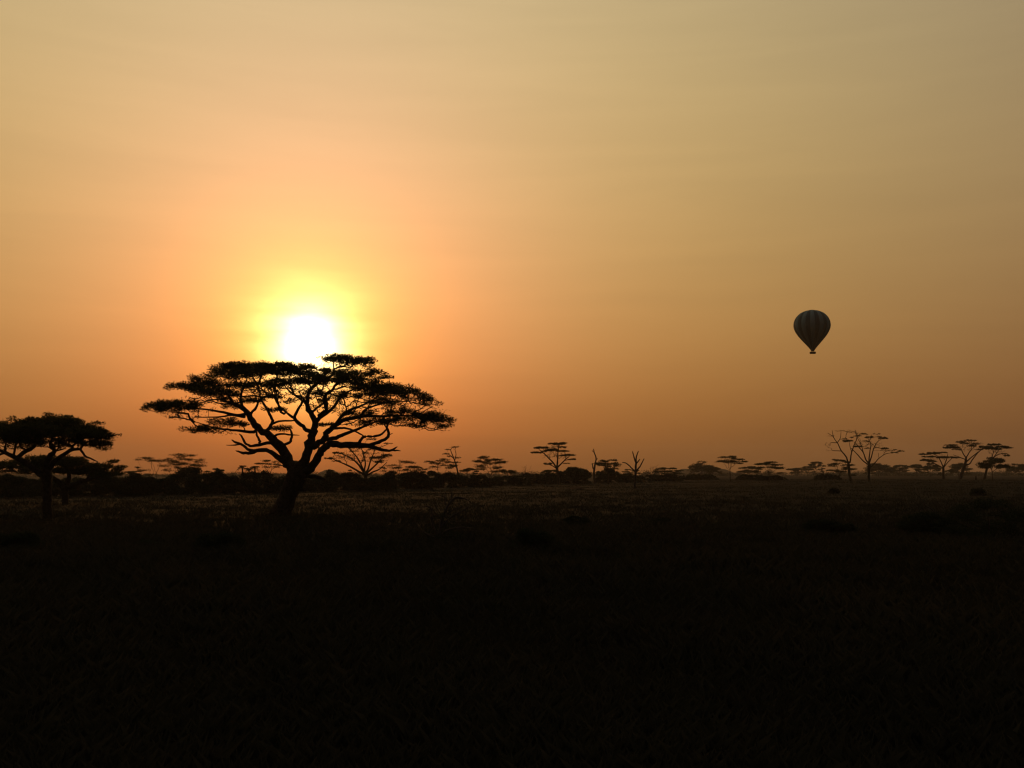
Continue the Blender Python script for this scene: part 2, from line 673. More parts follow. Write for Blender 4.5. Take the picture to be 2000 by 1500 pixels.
# ------------------------------------------------------------------ the great umbrella acacia
big_trunk = [(544, 1012, 21), (553, 988, 18), (565, 962, 17), (578, 938, 19), (584, 922, 18)]
big_limbs = [
    # left limb and its forks
    [(578, 934, 14), (568, 914, 14), (556, 893, 13), (539, 870, 11), (518, 850, 9), (498, 837, 8), (483, 824, 7.5), (473, 808, 7), (458, 793, 6), (440, 786, 4), (420, 778, 2.5)],
    [(498, 838, 5), (478, 842, 4), (452, 839, 3.2), (427, 837, 2.6), (408, 834, 2.2), (390, 828, 1.6), (374, 823, 0.8)],
    [(470, 806, 5), (452, 809, 4), (427, 803, 3.2), (402, 799, 2.6), (378, 797, 2), (350, 797, 1.4)],
    [(464, 812, 3), (440, 808, 2.4), (418, 811, 2), (392, 812, 1.6), (364, 812, 1)],
    [(508, 842, 5), (519, 829, 4), (523, 819, 3.6), (516, 807, 3.4), (508, 792, 3), (498, 776, 2.4), (494, 760, 1.8)],
    [(520, 826, 3), (536, 821, 2.6), (554, 820, 2.2), (574, 819, 1.8)],
    [(458, 793, 4.5), (454, 778, 3.6), (456, 762, 2.8), (462, 745, 2), (468, 732, 1.4)],
    [(483, 824, 4), (478, 806, 3.4), (490, 790, 2.8), (494, 776, 2.2)],
    [(440, 786, 3), (432, 770, 2.4), (420, 756, 1.8), (408, 748, 1.2)],
    # middle limb
    [(584, 920, 12), (596, 896, 11), (603, 873, 10), (607, 852, 9.5), (611, 837, 8), (613, 824, 7), (607, 811, 6), (598, 794, 5.5), (597, 774, 4.5), (602, 760, 4), (612, 750, 3.6), (627, 739, 3), (646, 728, 2.2), (647, 714, 1.6)],
    [(608, 848, 6), (598, 840, 5), (588, 830, 4.5), (576, 817, 4), (582, 803, 3.4), (590, 792, 3), (596, 780, 2.4)],
    [(577, 817, 3), (562, 806, 2.4), (548, 792, 2), (540, 776, 1.6), (536, 762, 1.2)],
    [(598, 788, 3), (582, 776, 2.4), (566, 766, 2), (554, 752, 1.5)],
    [(613, 824, 5), (626, 812, 4.4), (640, 802, 4), (651, 790, 3.4), (658, 778, 2.8), (672, 766, 2.2), (690, 756, 1.6)],
    [(604, 806, 3), (616, 796, 2.6), (630, 786, 2.2), (644, 772, 1.8), (640, 758, 1.3)],
    # right limbs
    [(603, 876, 8), (618, 868, 8), (633, 856, 7.5), (640, 842, 6.5), (654, 830, 5.6), (670, 820, 5), (688, 816, 4.4), (712, 812, 3.8), (742, 813, 3), (776, 811, 2.2), (804, 812, 1.5)],
    [(640, 858, 6), (659, 852, 5), (676, 845, 4.2), (694, 838, 3.4), (712, 830, 2.6), (730, 822, 1.8)],
    [(656, 830, 4), (668, 812, 3.4), (688, 800, 3), (706, 794, 2.6), (728, 784, 2.2), (748, 770, 1.6)],
    [(700, 814, 3), (716, 798, 2.6), (740, 790, 2.2), (768, 784, 1.8), (800, 784, 1.3)],
    [(648, 838, 3.6), (664, 836, 3), (678, 837, 2.6), (700, 845, 2), (712, 852, 1.4)],
    # lowest right limb with its dead end
    [(588, 926, 11), (602, 919, 10), (616, 903, 9.4), (626, 886, 8.8), (637, 873, 8.6), (652, 868, 8), (676, 869, 7.4), (702, 870, 6.8), (722, 871, 5.4), (742, 877, 4), (762, 881, 3), (773, 876, 2), (778, 873, 0.9)],
    [(722, 871, 4.6), (742, 864, 4), (757, 856, 3.6), (761, 847, 3.2), (757, 836, 2.8), (762, 824, 2)],
    [(704, 869, 4), (708, 858, 3.6), (716, 853, 3.4), (732, 853, 3.2), (748, 848, 2.6), (758, 838, 2)],
    [(766, 880, 2.2), (776, 880, 1.8), (784, 881, 0.8)],
    [(761, 849, 2), (768, 847, 0.8)],
    # dead branches under the left limb
    [(552, 905, 7), (537, 891, 6), (522, 881, 5), (503, 879, 4.6), (488, 884, 4), (473, 885, 3.2), (465, 882, 2.2), (459, 880, 1)],
    [(503, 879, 4), (486, 879, 3.6), (473, 870, 3), (458, 864, 2.6), (451, 859, 1.2)],
    [(470, 868, 2.4), (456, 869, 1.8), (439, 869, 0.8)],
    [(519, 864, 4.4), (496, 868, 3.8), (478, 870, 3.2), (466, 863, 2.8), (458, 850, 2.2), (452, 845, 0.9)],
    [(497, 867, 3), (499, 861, 3), (493, 850, 2.6), (492, 842, 2.4)],
    [(541, 872, 4), (549, 868, 3.4), (561, 863, 3.2), (565, 853, 3), (564, 842, 2.4), (560, 834, 1.6)],
    [(522, 856, 3.2), (534, 850, 2.8), (549, 847, 2.4), (566, 849, 2), (584, 850, 0.8)],
    # broken stubs on the bole
    [(588, 928, 6), (604, 930, 5), (620, 932, 4.4), (636, 937, 3.2)],
    [(574, 953, 5), (588, 957, 3.6), (599, 957, 1.6)],
]
big_pads = [
    (318, 796, 40, 12), (356, 790, 36, 13), (392, 838, 34, 9), (440, 827, 40, 11), (362, 757, 36, 9), (402, 762, 38, 11),
    (395, 742, 32, 11), (432, 733, 34, 13), (458, 721, 46, 12), (505, 719, 40, 13), (470, 752, 42, 10), (512, 750, 34, 10),
    (548, 722, 44, 13), (590, 722, 36, 13), (562, 746, 40, 8), (610, 747, 26, 7), (443, 793, 24, 9), (487, 781, 30, 10), (420, 780, 22, 7),
    (538, 799, 22, 6), (556, 836, 26, 7), (530, 775, 20, 5), (566, 786, 14, 7),
    (655, 701, 30, 9), (700, 706, 36, 9), (660, 725, 40, 6), (727, 729, 30, 7), (748, 736, 18, 4), (694, 745, 44, 9), (742, 753, 40, 10),
    (778, 762, 38, 11), (812, 776, 36, 12), (842, 786, 22, 9), (852, 822, 32, 13), (826, 812, 34, 12), (866, 830, 18, 7), (745, 786, 36, 12), (790, 806, 34, 13),
    (718, 824, 38, 12), (700, 810, 34, 8), (680, 772, 30, 7), (650, 783, 26, 8), (595, 780, 18, 7), (638, 829, 20, 5), (808, 832, 26, 6, 0.6),
    (765, 820, 36, 11), (730, 770, 30, 6), (620, 768, 22, 5),
    # the rest of the umbrella, towards and away from the camera, behind the same outline
    (470, 730, 50, 9, 1.0, -150), (560, 728, 55, 9, 1.0, 160), (660, 735, 55, 9, 1.0, -160), (730, 760, 50, 9, 1.0, 150), (430, 768, 45, 9, 1.0, 130), (600, 744, 45, 8, 1.0, -190),
    (682, 703, 50, 9, 1.0, 15), (480, 716, 56, 8, 1.0, -20), (556, 717, 56, 8, 1.0, 25), (334, 793, 48, 11, 1.0, 10), (848, 818, 38, 12, 1.0, -15), (770, 764, 50, 10, 1.0, 10), (400, 754, 50, 10, 1.0, 0),
    # thin inner tiers: mostly twigs
    (480, 766, 60, 12, .10), (540, 765, 50, 14, .10), (600, 768, 50, 16, .10), (660, 762, 60, 16, .10), (710, 785, 60, 18, .12), (760, 800, 55, 16, .12), (630, 795, 50, 12, .10),
    (690, 730, 50, 12, .14), (640, 735, 40, 14, .10), (620, 715, 24, 10, .12), (810, 798, 45, 16, .12), (400, 785, 50, 14, .08), (380, 800, 40, 10, .08), (670, 800, 40, 12, .10), (560, 760, 60, 10, .12),
    (700, 716, 40, 8, .15), (845, 806, 30, 14, .12), (800, 830, 40, 8, .06), (360, 815, 40, 8, .05), (850, 838, 30, 6, .06), (330, 806, 40, 8, .06), (420, 845, 40, 6, .05),
]
big_dead = tuple(range(22, len(big_limbs)))
traced_tree('acacia_tree', 'great spreading umbrella acacia with leaning forked trunk, crown in front of the rising sun', 'tree',
            (548, 1010), big_limbs, big_pads, seed=3, trunk=big_trunk, pad_parts=True, per=88, spray=0.17, spacing=0.50,
            tip=0.019, limb_scale=0.84, dead=(23, 24, 25, 26, 27, 28, 29, 31, 32, 33), flare=1.35, depth=0.7)

# ------------------------------------------------------------------ trees at the left edge
left_trunk = [(93, 1016, 10.5), (92.5, 980, 8.2), (92, 948, 8.5), (92, 930, 10), (93, 916, 9)]
left_limbs = [
    [(88, 930, 8), (70, 919, 7.5), (52, 905, 6.5), (32, 895, 5.5), (10, 884, 4.4), (-6, 876, 3.4), (-20, 862, 2.4)],
    [(94, 918, 8), (97, 894, 6.5), (108, 881, 5), (100, 869, 4), (104, 856, 2.6)],
    [(96, 916, 7), (108, 903, 6), (125, 890, 5), (142, 880, 4.4), (147, 873, 3.8), (128, 865, 3.4), (116, 856, 2)],
    [(142, 880, 3.6), (163, 878, 3.2), (172, 890, 2.6), (187, 897, 2), (199, 902, 0.8)],
    [(163, 878, 3), (172, 868, 2.6), (186, 862, 2), (202, 858, 1.4)],
    [(34, 894, 5), (52, 880, 5), (67, 872, 4.6), (68, 864, 3.6), (74, 854, 2)],
    [(50, 882, 3), (42, 872, 2.6), (40, 862, 2.2), (30, 852, 1.4)],
    [(147, 874, 2.8), (160, 864, 2.4), (176, 856, 1.8)],
    [(8, 883, 3), (14, 870, 2.4), (20, 858, 1.5)],
    [(110, 880, 2.4), (120, 878, 1.8), (128, 876, 0.8)],
    [(8, 884, 3), (-8, 889, 2.4), (-25, 880, 1.5)],
]
left_pads = [(-45, 852, 34, 9), (-22, 842, 46, 14), (15, 838, 46, 15), (40, 852, 44, 12), (60, 828, 46, 14), (100, 823, 46, 15), (96, 845, 60, 14), (135, 830, 44, 14),
             (150, 848, 44, 13), (172, 840, 34, 12), (190, 852, 28, 10), (206, 852, 18, 8, 0.7), (200, 866, 20, 7, 0.5), (180, 866, 30, 6, 0.6), (60, 862, 40, 7, 0.7), (130, 862, 34, 6, 0.7),
             (20, 862, 30, 6, 0.5), (205, 876, 14, 8, 0.35), (188, 826, 16, 4, 0.3), (214, 860, 14, 12, .35), (196, 872, 20, 8, .3), (222, 850, 10, 8, .25), (150, 868, 40, 8, .15), (90, 868, 50, 8, .15), (30, 872, 40, 10, .15),
             (60, 840, 55, 12, 1.0, -90), (120, 840, 55, 12, 1.0, 95), (20, 846, 45, 10, 1.0, 80), (160, 848, 40, 9, 1.0, -70)]
traced_tree('acacia_tree', 'dense dome-crowned acacia cut off by the left edge of the picture', 'tree',
            (93, 1015), left_limbs, left_pads, seed=5, trunk=left_trunk, pad_parts=True, per=120, spray=0.19, spacing=0.5, tip=0.014,
            dead=(9,), flare=1.25, depth=0.7, limb_scale=0.8)
traced_tree('acacia_tree', 'low wide acacia standing behind the trunk of the leftmost dome-crowned acacia', 'tree',
            (128, 985), [[(127, 955, 5), (112, 940, 4.5), (90, 928, 3.6), (62, 920, 2.6), (30, 914, 1.6)], [(128, 952, 5), (134, 932, 4), (128, 916, 3), (118, 906, 2)],
                         [(128, 956, 5), (150, 946, 4.4), (176, 938, 3.6), (202, 932, 2.6), (222, 922, 1.6)], [(176, 938, 3), (186, 924, 2.2), (192, 914, 1.5)], [(92, 929, 3), (80, 912, 2), (60, 904, 1.4)]],
            [(0, 912, 34, 8), (40, 908, 42, 10), (80, 902, 46, 12), (120, 900, 46, 13), (160, 906, 40, 12), (196, 914, 34, 9), (226, 912, 17, 6), (232, 916, 10, 5), (180, 924, 44, 8), (150, 918, 40, 9), (90, 916, 50, 9), (208, 926, 26, 6), (30, 920, 30, 6, 0.6), (222, 902, 6, 4, 0.7)],
            seed=7, trunk=[(128, 986, 7), (127, 970, 6), (127, 955, 6)], per=90, spray=0.26, spacing=0.62, tip=0.018, depth=0.7)

# ------------------------------------------------------------------ drawn trees of the middle distance
traced_tree('fever_tree', 'sparse fan-shaped tree with many long limbs behind the right side of the great acacia', 'tree',
            (715, 957), [[(712, 929, 3), (700, 921, 2.6), (683, 911, 2.2), (662, 902, 1.6), (645, 895, 0.8)], [(712, 926, 3), (708, 919, 2.8), (696, 904, 2.2), (679, 892, 1.6), (662, 885, 0.9)],
                         [(711, 922, 2.6), (708, 912, 2.4), (698, 892, 1.8), (685, 877, 1.2), (672, 868, 0.7)], [(712, 922, 2.4), (712, 910, 2.2), (710, 892, 1.6), (704, 877, 1)],
                         [(714, 924, 2.6), (718, 915, 2.4), (723, 896, 1.8), (729, 879, 1.2), (727, 864, 0.7)], [(715, 926, 2.8), (721, 920, 2.4), (736, 906, 2), (750, 892, 1.4), (762, 886, 0.8)],
                         [(716, 929, 2.6), (726, 923, 2.2), (742, 916, 1.6), (756, 903, 0.9)], [(728, 878, 1.2), (742, 872, 1), (757, 866, 0.6)]],
            [(645, 895, 10, 1.8, .7), (662, 885, 11, 2, .7), (658, 901, 8, 1.5, .6), (668, 866, 13, 2, .6), (712, 885, 8, 2, .5), (725, 858, 10, 2, .5), (758, 866, 8, 1.3, .5), (737, 894, 15, 3, .6),
             (754, 890, 12, 3, .7), (710, 900, 8, 2, .4), (744, 902, 12, 3, .6), (683, 919, 6, 1, .5), (691, 881, 8, 1.5, .4), (749, 914, 8, 3, .4), (700, 872, 8, 1.5, .4), (695, 892, 36, 18, .05), (735, 895, 26, 16, .08), (715, 875, 36, 10, .06), (670, 892, 26, 8, .08)],
            seed=21, limb_scale=0.72, trunk=[(715, 957, 4), (715, 944, 3.4), (714, 930, 3.6), (713, 926, 3.4)], bark='fever_bark', per=55, spray=0.26, spacing=0.48, tip=0.020, seg=0.8)
traced_tree('acacia_tree', 'tall wind-swept acacia with thin flat layers of foliage standing alone against the sky', 'tree',
            (1091, 947), [[(1087, 914, 2.4), (1078, 901, 2), (1063, 886, 1.5), (1054, 879, 0.9)], [(1088, 912, 2.4), (1089, 899, 2), (1090, 882, 1.5), (1092, 868, 0.9)],
                          [(1089, 914, 2.2), (1094, 908, 1.9), (1103, 899, 1.5), (1113, 890, 0.9)], [(1087, 916, 1.6), (1080, 910, 1.3), (1072, 907, 0.8)], [(1103, 899, 1.2), (1112, 898, .8)]],
            [(1048, 884, 12, 1.6), (1057, 874.5, 15, 2.2), (1088, 867, 18, 2), (1101, 865, 8, 1.4), (1098, 873.5, 8, 1.6), (1099, 881, 12, 1.8), (1078, 879, 15, 3), (1111, 889, 13, 2), (1117, 897, 9, 1.5),
             (1069, 906, 9, 2.2), (1107, 905, 6, 1.2, .6), (1099, 890, 8, 1.4, .6), (1066, 881, 8, 2), (1078, 890, 20, 9, .06), (1098, 892, 16, 10, .06), (1085, 874, 22, 6, .1)],
            seed=22, limb_scale=0.72, trunk=[(1091, 947, 3), (1090, 930, 2.6), (1088, 916, 2.8), (1087.5, 912, 2.6)], per=50, spray=0.34, spacing=0.62, tip=0.026, seg=0.9)
traced_tree('dead_tree', 'leafless dead tree with five bare upright arms on the open grass', 'tree',
            (1240, 954), [[(1241, 922, 1.6), (1233, 913, 1.3), (1225, 905, 1.1), (1217, 903, 0.7)], [(1242, 904, 1.5), (1238, 893, 1.2), (1235, 882, 0.8)], [(1242, 922, 1.6), (1247, 914, 1.4), (1252, 906, 1.2), (1257, 896, 0.8)],
                          [(1243, 906, 1.2), (1246, 901, 1.1), (1249, 897, 0.8)], [(1242, 908, 1.6), (1243.5, 891, 1.3), (1247, 881, 0.8)]],
            [], seed=23, trunk=[(1239.5, 955, 3), (1240.5, 940, 2.4), (1241.5, 922, 2.2), (1242, 908, 1.8)], bark='dead_wood', dead=())
traced_tree('dead_tree', 'thin crooked dead trunk with one short side spike and no crown', 'tree',
            (1161, 945), [[(1160, 918, 1.2), (1157.5, 912, 1.1), (1157, 905, 0.8)], [(1161.5, 910, 1.6), (1164, 897, 1.4), (1161, 886, 1.2), (1158.5, 877, 0.8)], [(1164, 898, 1), (1166.5, 896, 0.8)], [(1160, 884, .8), (1156, 880, .5)]],
            [], seed=24, trunk=[(1162, 945, 2.6), (1160, 926, 2), (1161.5, 911, 1.8)], bark='dead_wood')
traced_tree('fever_tree', 'tall leaning half-bare tree rising above a flat-topped crown', 'tree',
            (900, 952), [[(895, 928, 2.2), (891, 907, 1.7), (887, 896, 1.4), (881, 880, 1), (884, 874, .6)], [(889, 900, 1.3), (891, 888, 1), (889, 878, .7), (892, 872, .5)], [(887, 896, 1), (878, 888, .8), (872, 886, .5)], [(892, 912, 1.2), (884, 910, .8)]],
            [(888, 873, 8, 1.8, .6), (876, 878, 6, 1.5, .5), (874, 887, 8, 1.5, .6), (889, 903, 10, 2.4, .8), (882, 911, 9, 2.4, .8), (893, 894, 5, 1.5, .4), (881, 892, 6, 1.4, .5)],
            seed=25, limb_scale=0.72, trunk=[(901, 952, 2.8), (898, 940, 2.4), (894, 924, 2.2)], bark='fever_bark', per=50, spray=0.32, spacing=0.75, tip=0.024, seg=0.8)
traced_tree('fever_tree', 'tall nearly leafless tree, left one of the pair with bare curling branches', 'tree',
            (1661, 940), [[(1655.5, 902, 2.2), (1650, 890, 1.9), (1642, 881, 1.6), (1637, 872, 1.4), (1633, 865, 1.2), (1625.5, 855, 1), (1622, 841, .6)], [(1658, 902, 2), (1659, 884, 1.6), (1662, 870, 1.3), (1665.5, 856, 1), (1660, 841, .6)],
                          [(1633, 865, 1), (1638, 856, .9), (1639, 845, .6)], [(1641, 881, 1), (1624, 880, .8), (1622, 876, .5)], [(1633, 865, .9), (1621, 865, .8), (1620, 871, .5)], [(1659, 884, 1), (1655, 872, .8), (1653, 864, .5)], [(1624, 852, .8), (1615, 846, .5)], [(1665, 857, .9), (1672, 848, .5)]],
            [(1655, 861, 9, 3, .9), (1664, 854, 5, 1.6, .6), (1640, 842, 12, 4, 0.0), (1622, 850, 10, 6, 0.0), (1664, 843, 12, 4, 0.05), (1616, 880, 4, 16, 0.04), (1646, 857, 8, 3, .15), (1617, 868, 5, 5, .15)],
            seed=26, limb_scale=0.72, trunk=[(1661.5, 941, 2.8), (1659, 924, 2.6), (1657, 906, 2.6)], bark='fever_bark', per=45, spray=0.4, spacing=0.6, tip=0.022, seg=0.8)
traced_tree('fever_tree', 'tall fan-limbed tree, right one of the pair with bare branches, one limb reaching far right', 'tree',
            (1697, 941), [[(1696, 908, 2), (1689.5, 901, 1.7), (1680, 889, 1.4), (1668, 875, .9)], [(1696, 905, 2), (1693, 897, 1.8), (1689.5, 884, 1.4), (1680, 871, 1.1), (1673, 862, .7)], [(1690, 884, 1.2), (1686, 866, 1), (1680, 854, .7)],
                          [(1697.5, 906, 2), (1699, 897, 1.8), (1701.5, 880, 1.4), (1704, 866, 1), (1699, 856, .6)], [(1699, 904, 1.8), (1705, 884, 1.5), (1709, 872, 1.2), (1716, 862, .8), (1724, 857, .5)], [(1698, 912, 1.8), (1706, 910, 1.6), (1715, 902, 1.4), (1723, 895, 1.2), (1738, 886, .9), (1752, 884, .7), (1764, 882, .4)],
                          [(1707, 877, 1), (1714, 874, .9), (1728, 876, .6)], [(1723, 895, .8), (1724, 884, .6)]],
            [(1674, 872.5, 8, 2, .8), (1699, 854, 9, 2.4, .9), (1724, 856, 9, 2.2, .9), (1693, 862, 6, 1.5, .7), (1727, 876, 8, 1.8, .8), (1748, 884, 6, 1.2, .6), (1760, 881, 6, 1.2, .6), (1752, 878.5, 5, 1, .4), (1687, 848, 10, 2.5, .25),
             (1675, 851.5, 7, 1.4, .6), (1715, 853, 6, 1.6, .6), (1694, 876, 5, 1, .5), (1669, 846, 8, 4, .1), (1711, 848, 9, 2, .12), (1688, 868, 20, 14, .05), (1712, 868, 14, 12, .05), (1735, 880, 18, 5, .06)],
            seed=27, limb_scale=0.72, trunk=[(1697, 942, 2.6), (1697, 926, 2.5), (1697, 910, 2.8), (1697, 905, 2.4)], bark='fever_bark', per=45, spray=0.36, spacing=0.6, tip=0.022, seg=0.8)
traced_tree('acacia_tree', 'leaning acacia with a split trunk, tallest in the cluster by the right edge', 'tree',
            (1875, 936), [[(1886.5, 896, 1.8), (1879, 884, 1.4), (1875.5, 877, 1.1), (1868, 875, .7)], [(1886.5, 898, 1.4), (1877, 893, 1.1), (1865, 888, .6)], [(1887, 894, 1.7), (1891, 884, 1.4), (1895.5, 876, 1), (1890, 867, .6)],
                          [(1886, 902, 1.7), (1896.5, 893, 1.5), (1905, 886, 1.2), (1918, 877, .7)], [(1884, 908, 2), (1895.5, 906, 1.8), (1902, 898, 1.6), (1912, 887, 1.2), (1920, 880, .7)]],
            [(1857, 874, 17, 3), (1857, 869.5, 12, 1.5), (1877, 863, 9, 2.6, .8), (1883, 866, 8, 2.2, .8), (1895, 860, 12, 2.4, .4), (1899, 871, 10, 2.2, .6), (1925, 873, 14, 3.4), (1906, 867, 8, 2, .5), (1868, 878, 8, 1.6, .6), (1912, 878, 8, 1.6, .6), (1888, 876, 26, 9, .06), (1900, 866, 20, 5, .1)],
            seed=28, limb_scale=0.72, trunk=[(1874.5, 937, 3.4), (1880, 921, 3), (1885, 906, 2.4), (1887, 895, 2)], per=55, spray=0.38, spacing=0.68, tip=0.024, seg=0.8)
traced_tree('acacia_tree', 'acacia with a flat crown pointing right, rightmost trunk of the cluster by the right edge', 'tree',
            (1923, 936), [[(1930, 908, 1.6), (1934, 892, 1.3), (1935, 880, .8)], [(1931, 906, 1.6), (1943, 891, 1.3), (1950.5, 881, .8)], [(1934, 900, 1.3), (1947, 891, 1.1), (1960, 886, .9), (1967, 890, .5)]],
            [(1942, 868.5, 15, 2.8), (1956, 873, 14, 2.4), (1968, 875, 9, 1.4), (1968, 890, 7, 2.6), (1934, 876, 14, 3), (1948, 877, 10, 2), (1961, 886, 5, 1.5, .6), (1945, 882, 18, 8, .06)],
            seed=29, limb_scale=0.72, trunk=[(1922.5, 937, 2.8), (1927, 918, 2.2), (1931, 907, 2)], per=55, spray=0.38, spacing=0.68, tip=0.024, seg=0.8)
traced_tree('acacia_tree', 'low wide acacia on a straight trunk, leftmost trunk of the cluster by the right edge', 'tree',
            (1843, 936), [[(1842, 912, 1.6), (1837, 900, 1.4), (1832, 891, 1), (1820, 886, .6)], [(1843, 911, 1.6), (1846, 899, 1.3), (1848, 887, .7)], [(1843.5, 914, 1.4), (1855, 902, 1.1), (1864, 895, .7)], [(1841, 914, 1.2), (1828, 904, 1), (1812, 898, .6)]],
            [(1806, 887, 12, 1.8, .8), (1824, 885, 14, 2.4), (1813, 892, 14, 1.6, .8), (1850, 893, 20, 2), (1841, 884, 8, 1.6, .8), (1809, 899, 11, 3), (1866, 894, 8, 1.6, .8), (1839, 894, 10, 1.6, .7), (1820, 901, 9, 2.4, .8), (1836, 894, 24, 8, .06)],
            seed=30, limb_scale=0.72, trunk=[(1842.5, 937, 2.6), (1842.5, 922, 2.3), (1842.5, 912, 2.2)], per=55, spray=0.38, spacing=0.68, tip=0.024, seg=0.8)


# ------------------------------------------------------------------ other trees of the middle distance and far away
BASE_PY = np.array([(-50, 973), (0, 972), (300, 968), (600, 962), (800, 956), (1000, 949), (1200, 944), (1400, 940), (1600, 938.5), (2050, 936)])


def band(px):
    return float(np.interp(px, BASE_PY[:, 0], BASE_PY[:, 1]))


def crown_tree(label, px, x0, x1, top, D=None, py=None, name='acacia_tree', style='flat', seed=0, thick=None, npad=None, dens=1.0, fork=0.4,
               bark='bark', group=None, lean=0.0, low=None):
    """a tree grown into a crown that spans x0..x1 and reaches up to top (photo pixels) at distance D"""
    if D is None:
        D = ground_hit(px, py if py else band(px))
    if group == G2:
        D *= 1.5
    rg = np.random.default_rng(seed)
    g = on_ground(px, D)
    s = D / F
    base_py = HOR - (g[2] - CAM_H) / s
    H, Wd = (base_py - top) * s, (x1 - x0) * s
    mid = ((x0 + x1) / 2 - px) * s
    band_h = (thick if thick else 0.3) * H
    pads = []
    n = int((npad or max(7, int(Wd / 1.0))) * 1.5)
    for k in range(n):
        u = -1 + 2 * (k + rg.uniform(0.25, 0.75)) / n
        v = rg.uniform(-1, 1) * math.sqrt(max(0.05, 1 - u * u)) * 0.8
        rr = math.hypot(u, v)
        if style == 'flat':
            z = H - band_h * (0.35 * rr ** 2 + rg.choice([0.02, 0.08, 0.3, 0.6, 1.0]) * rg.uniform(0.5, 1.1))
        elif style == 'fan':
            z = H - band_h * (0.55 * rr ** 2 + rg.uniform(0, 0.9) * (0.3 + 0.7 * rr))
        elif style == 'round':
            z = H - band_h * (1 - math.sqrt(max(0, 1 - rr * rr))) - band_h * rg.uniform(0.03, 0.7)
        else:
            z = H - band_h * (0.6 * rr ** 2 + rg.uniform(0, 0.8))
        hw = Wd * (rg.uniform(0.08, 0.17) if style != 'round' else rg.uniform(0.13, 0.2))
        ht = H * rg.uniform(0.022, 0.05) * (1.7 if style == 'round' else 1.0)
        pads.append((g + np.array([mid + u * max(Wd / 2 - hw * 0.8, 0.1), v * Wd / 2, z - ht]), hw, ht))
    W = Wood(seed + 1000)
    fz = fork * H
    r0 = max(0.011 * H + 0.006 * Wd, 0.09)
    W.line([g - np.array([0, 0, 0.2]), g + np.array([lean * 0.4 * fz, 0, fz * 0.5]), g + np.array([lean * fz, 0, fz])], [r0 * 1.2, r0 * 0.9, r0 * 0.75], limb=0, sub=3, wob=0.1)
    top_i = len(W.p) - 1
    A = []
    per_pad = 7 if style != 'bare' else 12
    for c, hw, ht in pads:
        a = rg.uniform(0, 6.283, per_pad)
        r = np.sqrt(rg.random(per_pad))
        A.append(np.stack([c[0] + np.cos(a) * r * hw, c[1] + np.sin(a) * r * hw * 0.8, c[2] + rg.uniform(-0.5, 1, per_pad) * ht * np.sqrt(1 - 0.9 * r * r)], -1))
    AA = np.concatenate(A)
    if style == 'bare':
        AA = AA + rg.normal(size=AA.shape) * 0.06 * H * np.array([1, 1, 0.8])
        AA[:, 2] = np.minimum(AA[:, 2], g[2] + H)
    tipr = max(0.014, D * 0.00009)
    W.grow(AA, alpha=0.55, seg=max(0.6, H * 0.07), tip=tipr, allow=[top_i, top_i - 1], wob=0.2, new_limbs=True, ex=2.7)
    root = thing(name, g, label, 'tree', group)
    W.meshes(root, g, M[bark], detail=max(0.8, D / 60.0))
    if style != 'bare' and dens > 0:
        sp = max(0.22, D * 0.0013)
        nper = int(30 * dens)
        V, Q, T = sprays(AA, nper, (Wd * 0.075 + 0.15, Wd * 0.075 + 0.15, min(0.35, 0.03 * H) if style != 'round' else 0.055 * H), sp, rg, width=0.32)
        mesh_np('crown', V - g, Q, M['leaf'], root, tint=T)
    return root


CT = crown_tree
G1, G2 = 'trees along the far edge of the grass', 'hazy trees on the far plain'
CT('lacy flat-topped tree on thin forked stems left of the tall thicket', 304, 258, 345, 889, D=165, style='flat', seed=41, thick=.45, fork=.3, group=G1, dens=.8, bark='fever_bark')
CT('broad layered tree whose crown rises over the tall thicket', 356, 312, 402, 884.5, D=170, style='flat', seed=42, thick=.5, fork=.3, group=G1, dens=1.1, npad=16)
CT('small low tree peeping out behind the left end of the tall thicket', 262, 243, 285, 911, D=172, style='fan', seed=43, thick=.4, fork=.35, group=G1, dens=.8)
CT('little flat tree at the right shoulder of the tall thicket', 430, 396, 441, 914, D=180, style='flat', seed=44, thick=.3, fork=.5, group=G1, dens=.9)
CT('slender flat-topped tree partly hidden behind the left limb of the great acacia', 525, 496, 562, 897, D=230, style='flat', seed=45, thick=.2, fork=.35, group=G1, dens=.8, bark='fever_bark')
CT('small flat crown seen between the forks of the great acacia', 585, 566, 606, 899, D=240, style='flat', seed=46, thick=.3, fork=.5, group=G1, dens=.9)
CT('spreading thin-limbed tree just right of the sparse fan-shaped tree', 779, 744, 826, 890, D=210, style='fan', seed=47, thick=.5, fork=.35, group=G1, dens=.9, bark='fever_bark')
CT('low wisp-crowned tree under the spreading thin-limbed tree', 806, 784, 838, 909, D=200, style='flat', seed=48, thick=.35, fork=.45, group=G1, dens=.8)
CT('flat-topped tree touching the tall leaning half-bare tree', 858, 829, 893, 893, D=215, style='flat', seed=49, thick=.42, fork=.3, group=G1, dens=1.1)
CT('low level-crowned tree in the gap right of the leaning half-bare tree', 914, 894, 936, 914, D=260, style='flat', seed=50, thick=.3, fork=.5, group=G1, dens=1.0)
CT('upright layered tree with a square flat top and rounded neighbour on its right', 957, 922, 989, 890, py=953, style='flat', seed=51, thick=.42, fork=.35, group=G1, dens=1.2, npad=13)
CT('rounded dark tree nestled right of the square-topped tree', 994, 966, 1019, 913, D=270, style='round', seed=52, thick=.5, fork=.35, group=G1, dens=1.2)
CT('small bare bush-like tree left of the lone wind-swept acacia', 1029, 1010, 1047, 905, D=275, style='bare', seed=53, thick=.5, fork=.35, group=G1, bark='dead_wood', name='bare_tree')
CT('low flat crown at the foot of the lone wind-swept acacia', 1072, 1056, 1090, 917, D=310, style='flat', seed=54, thick=.35, fork=.5, group=G1, dens=1.1)
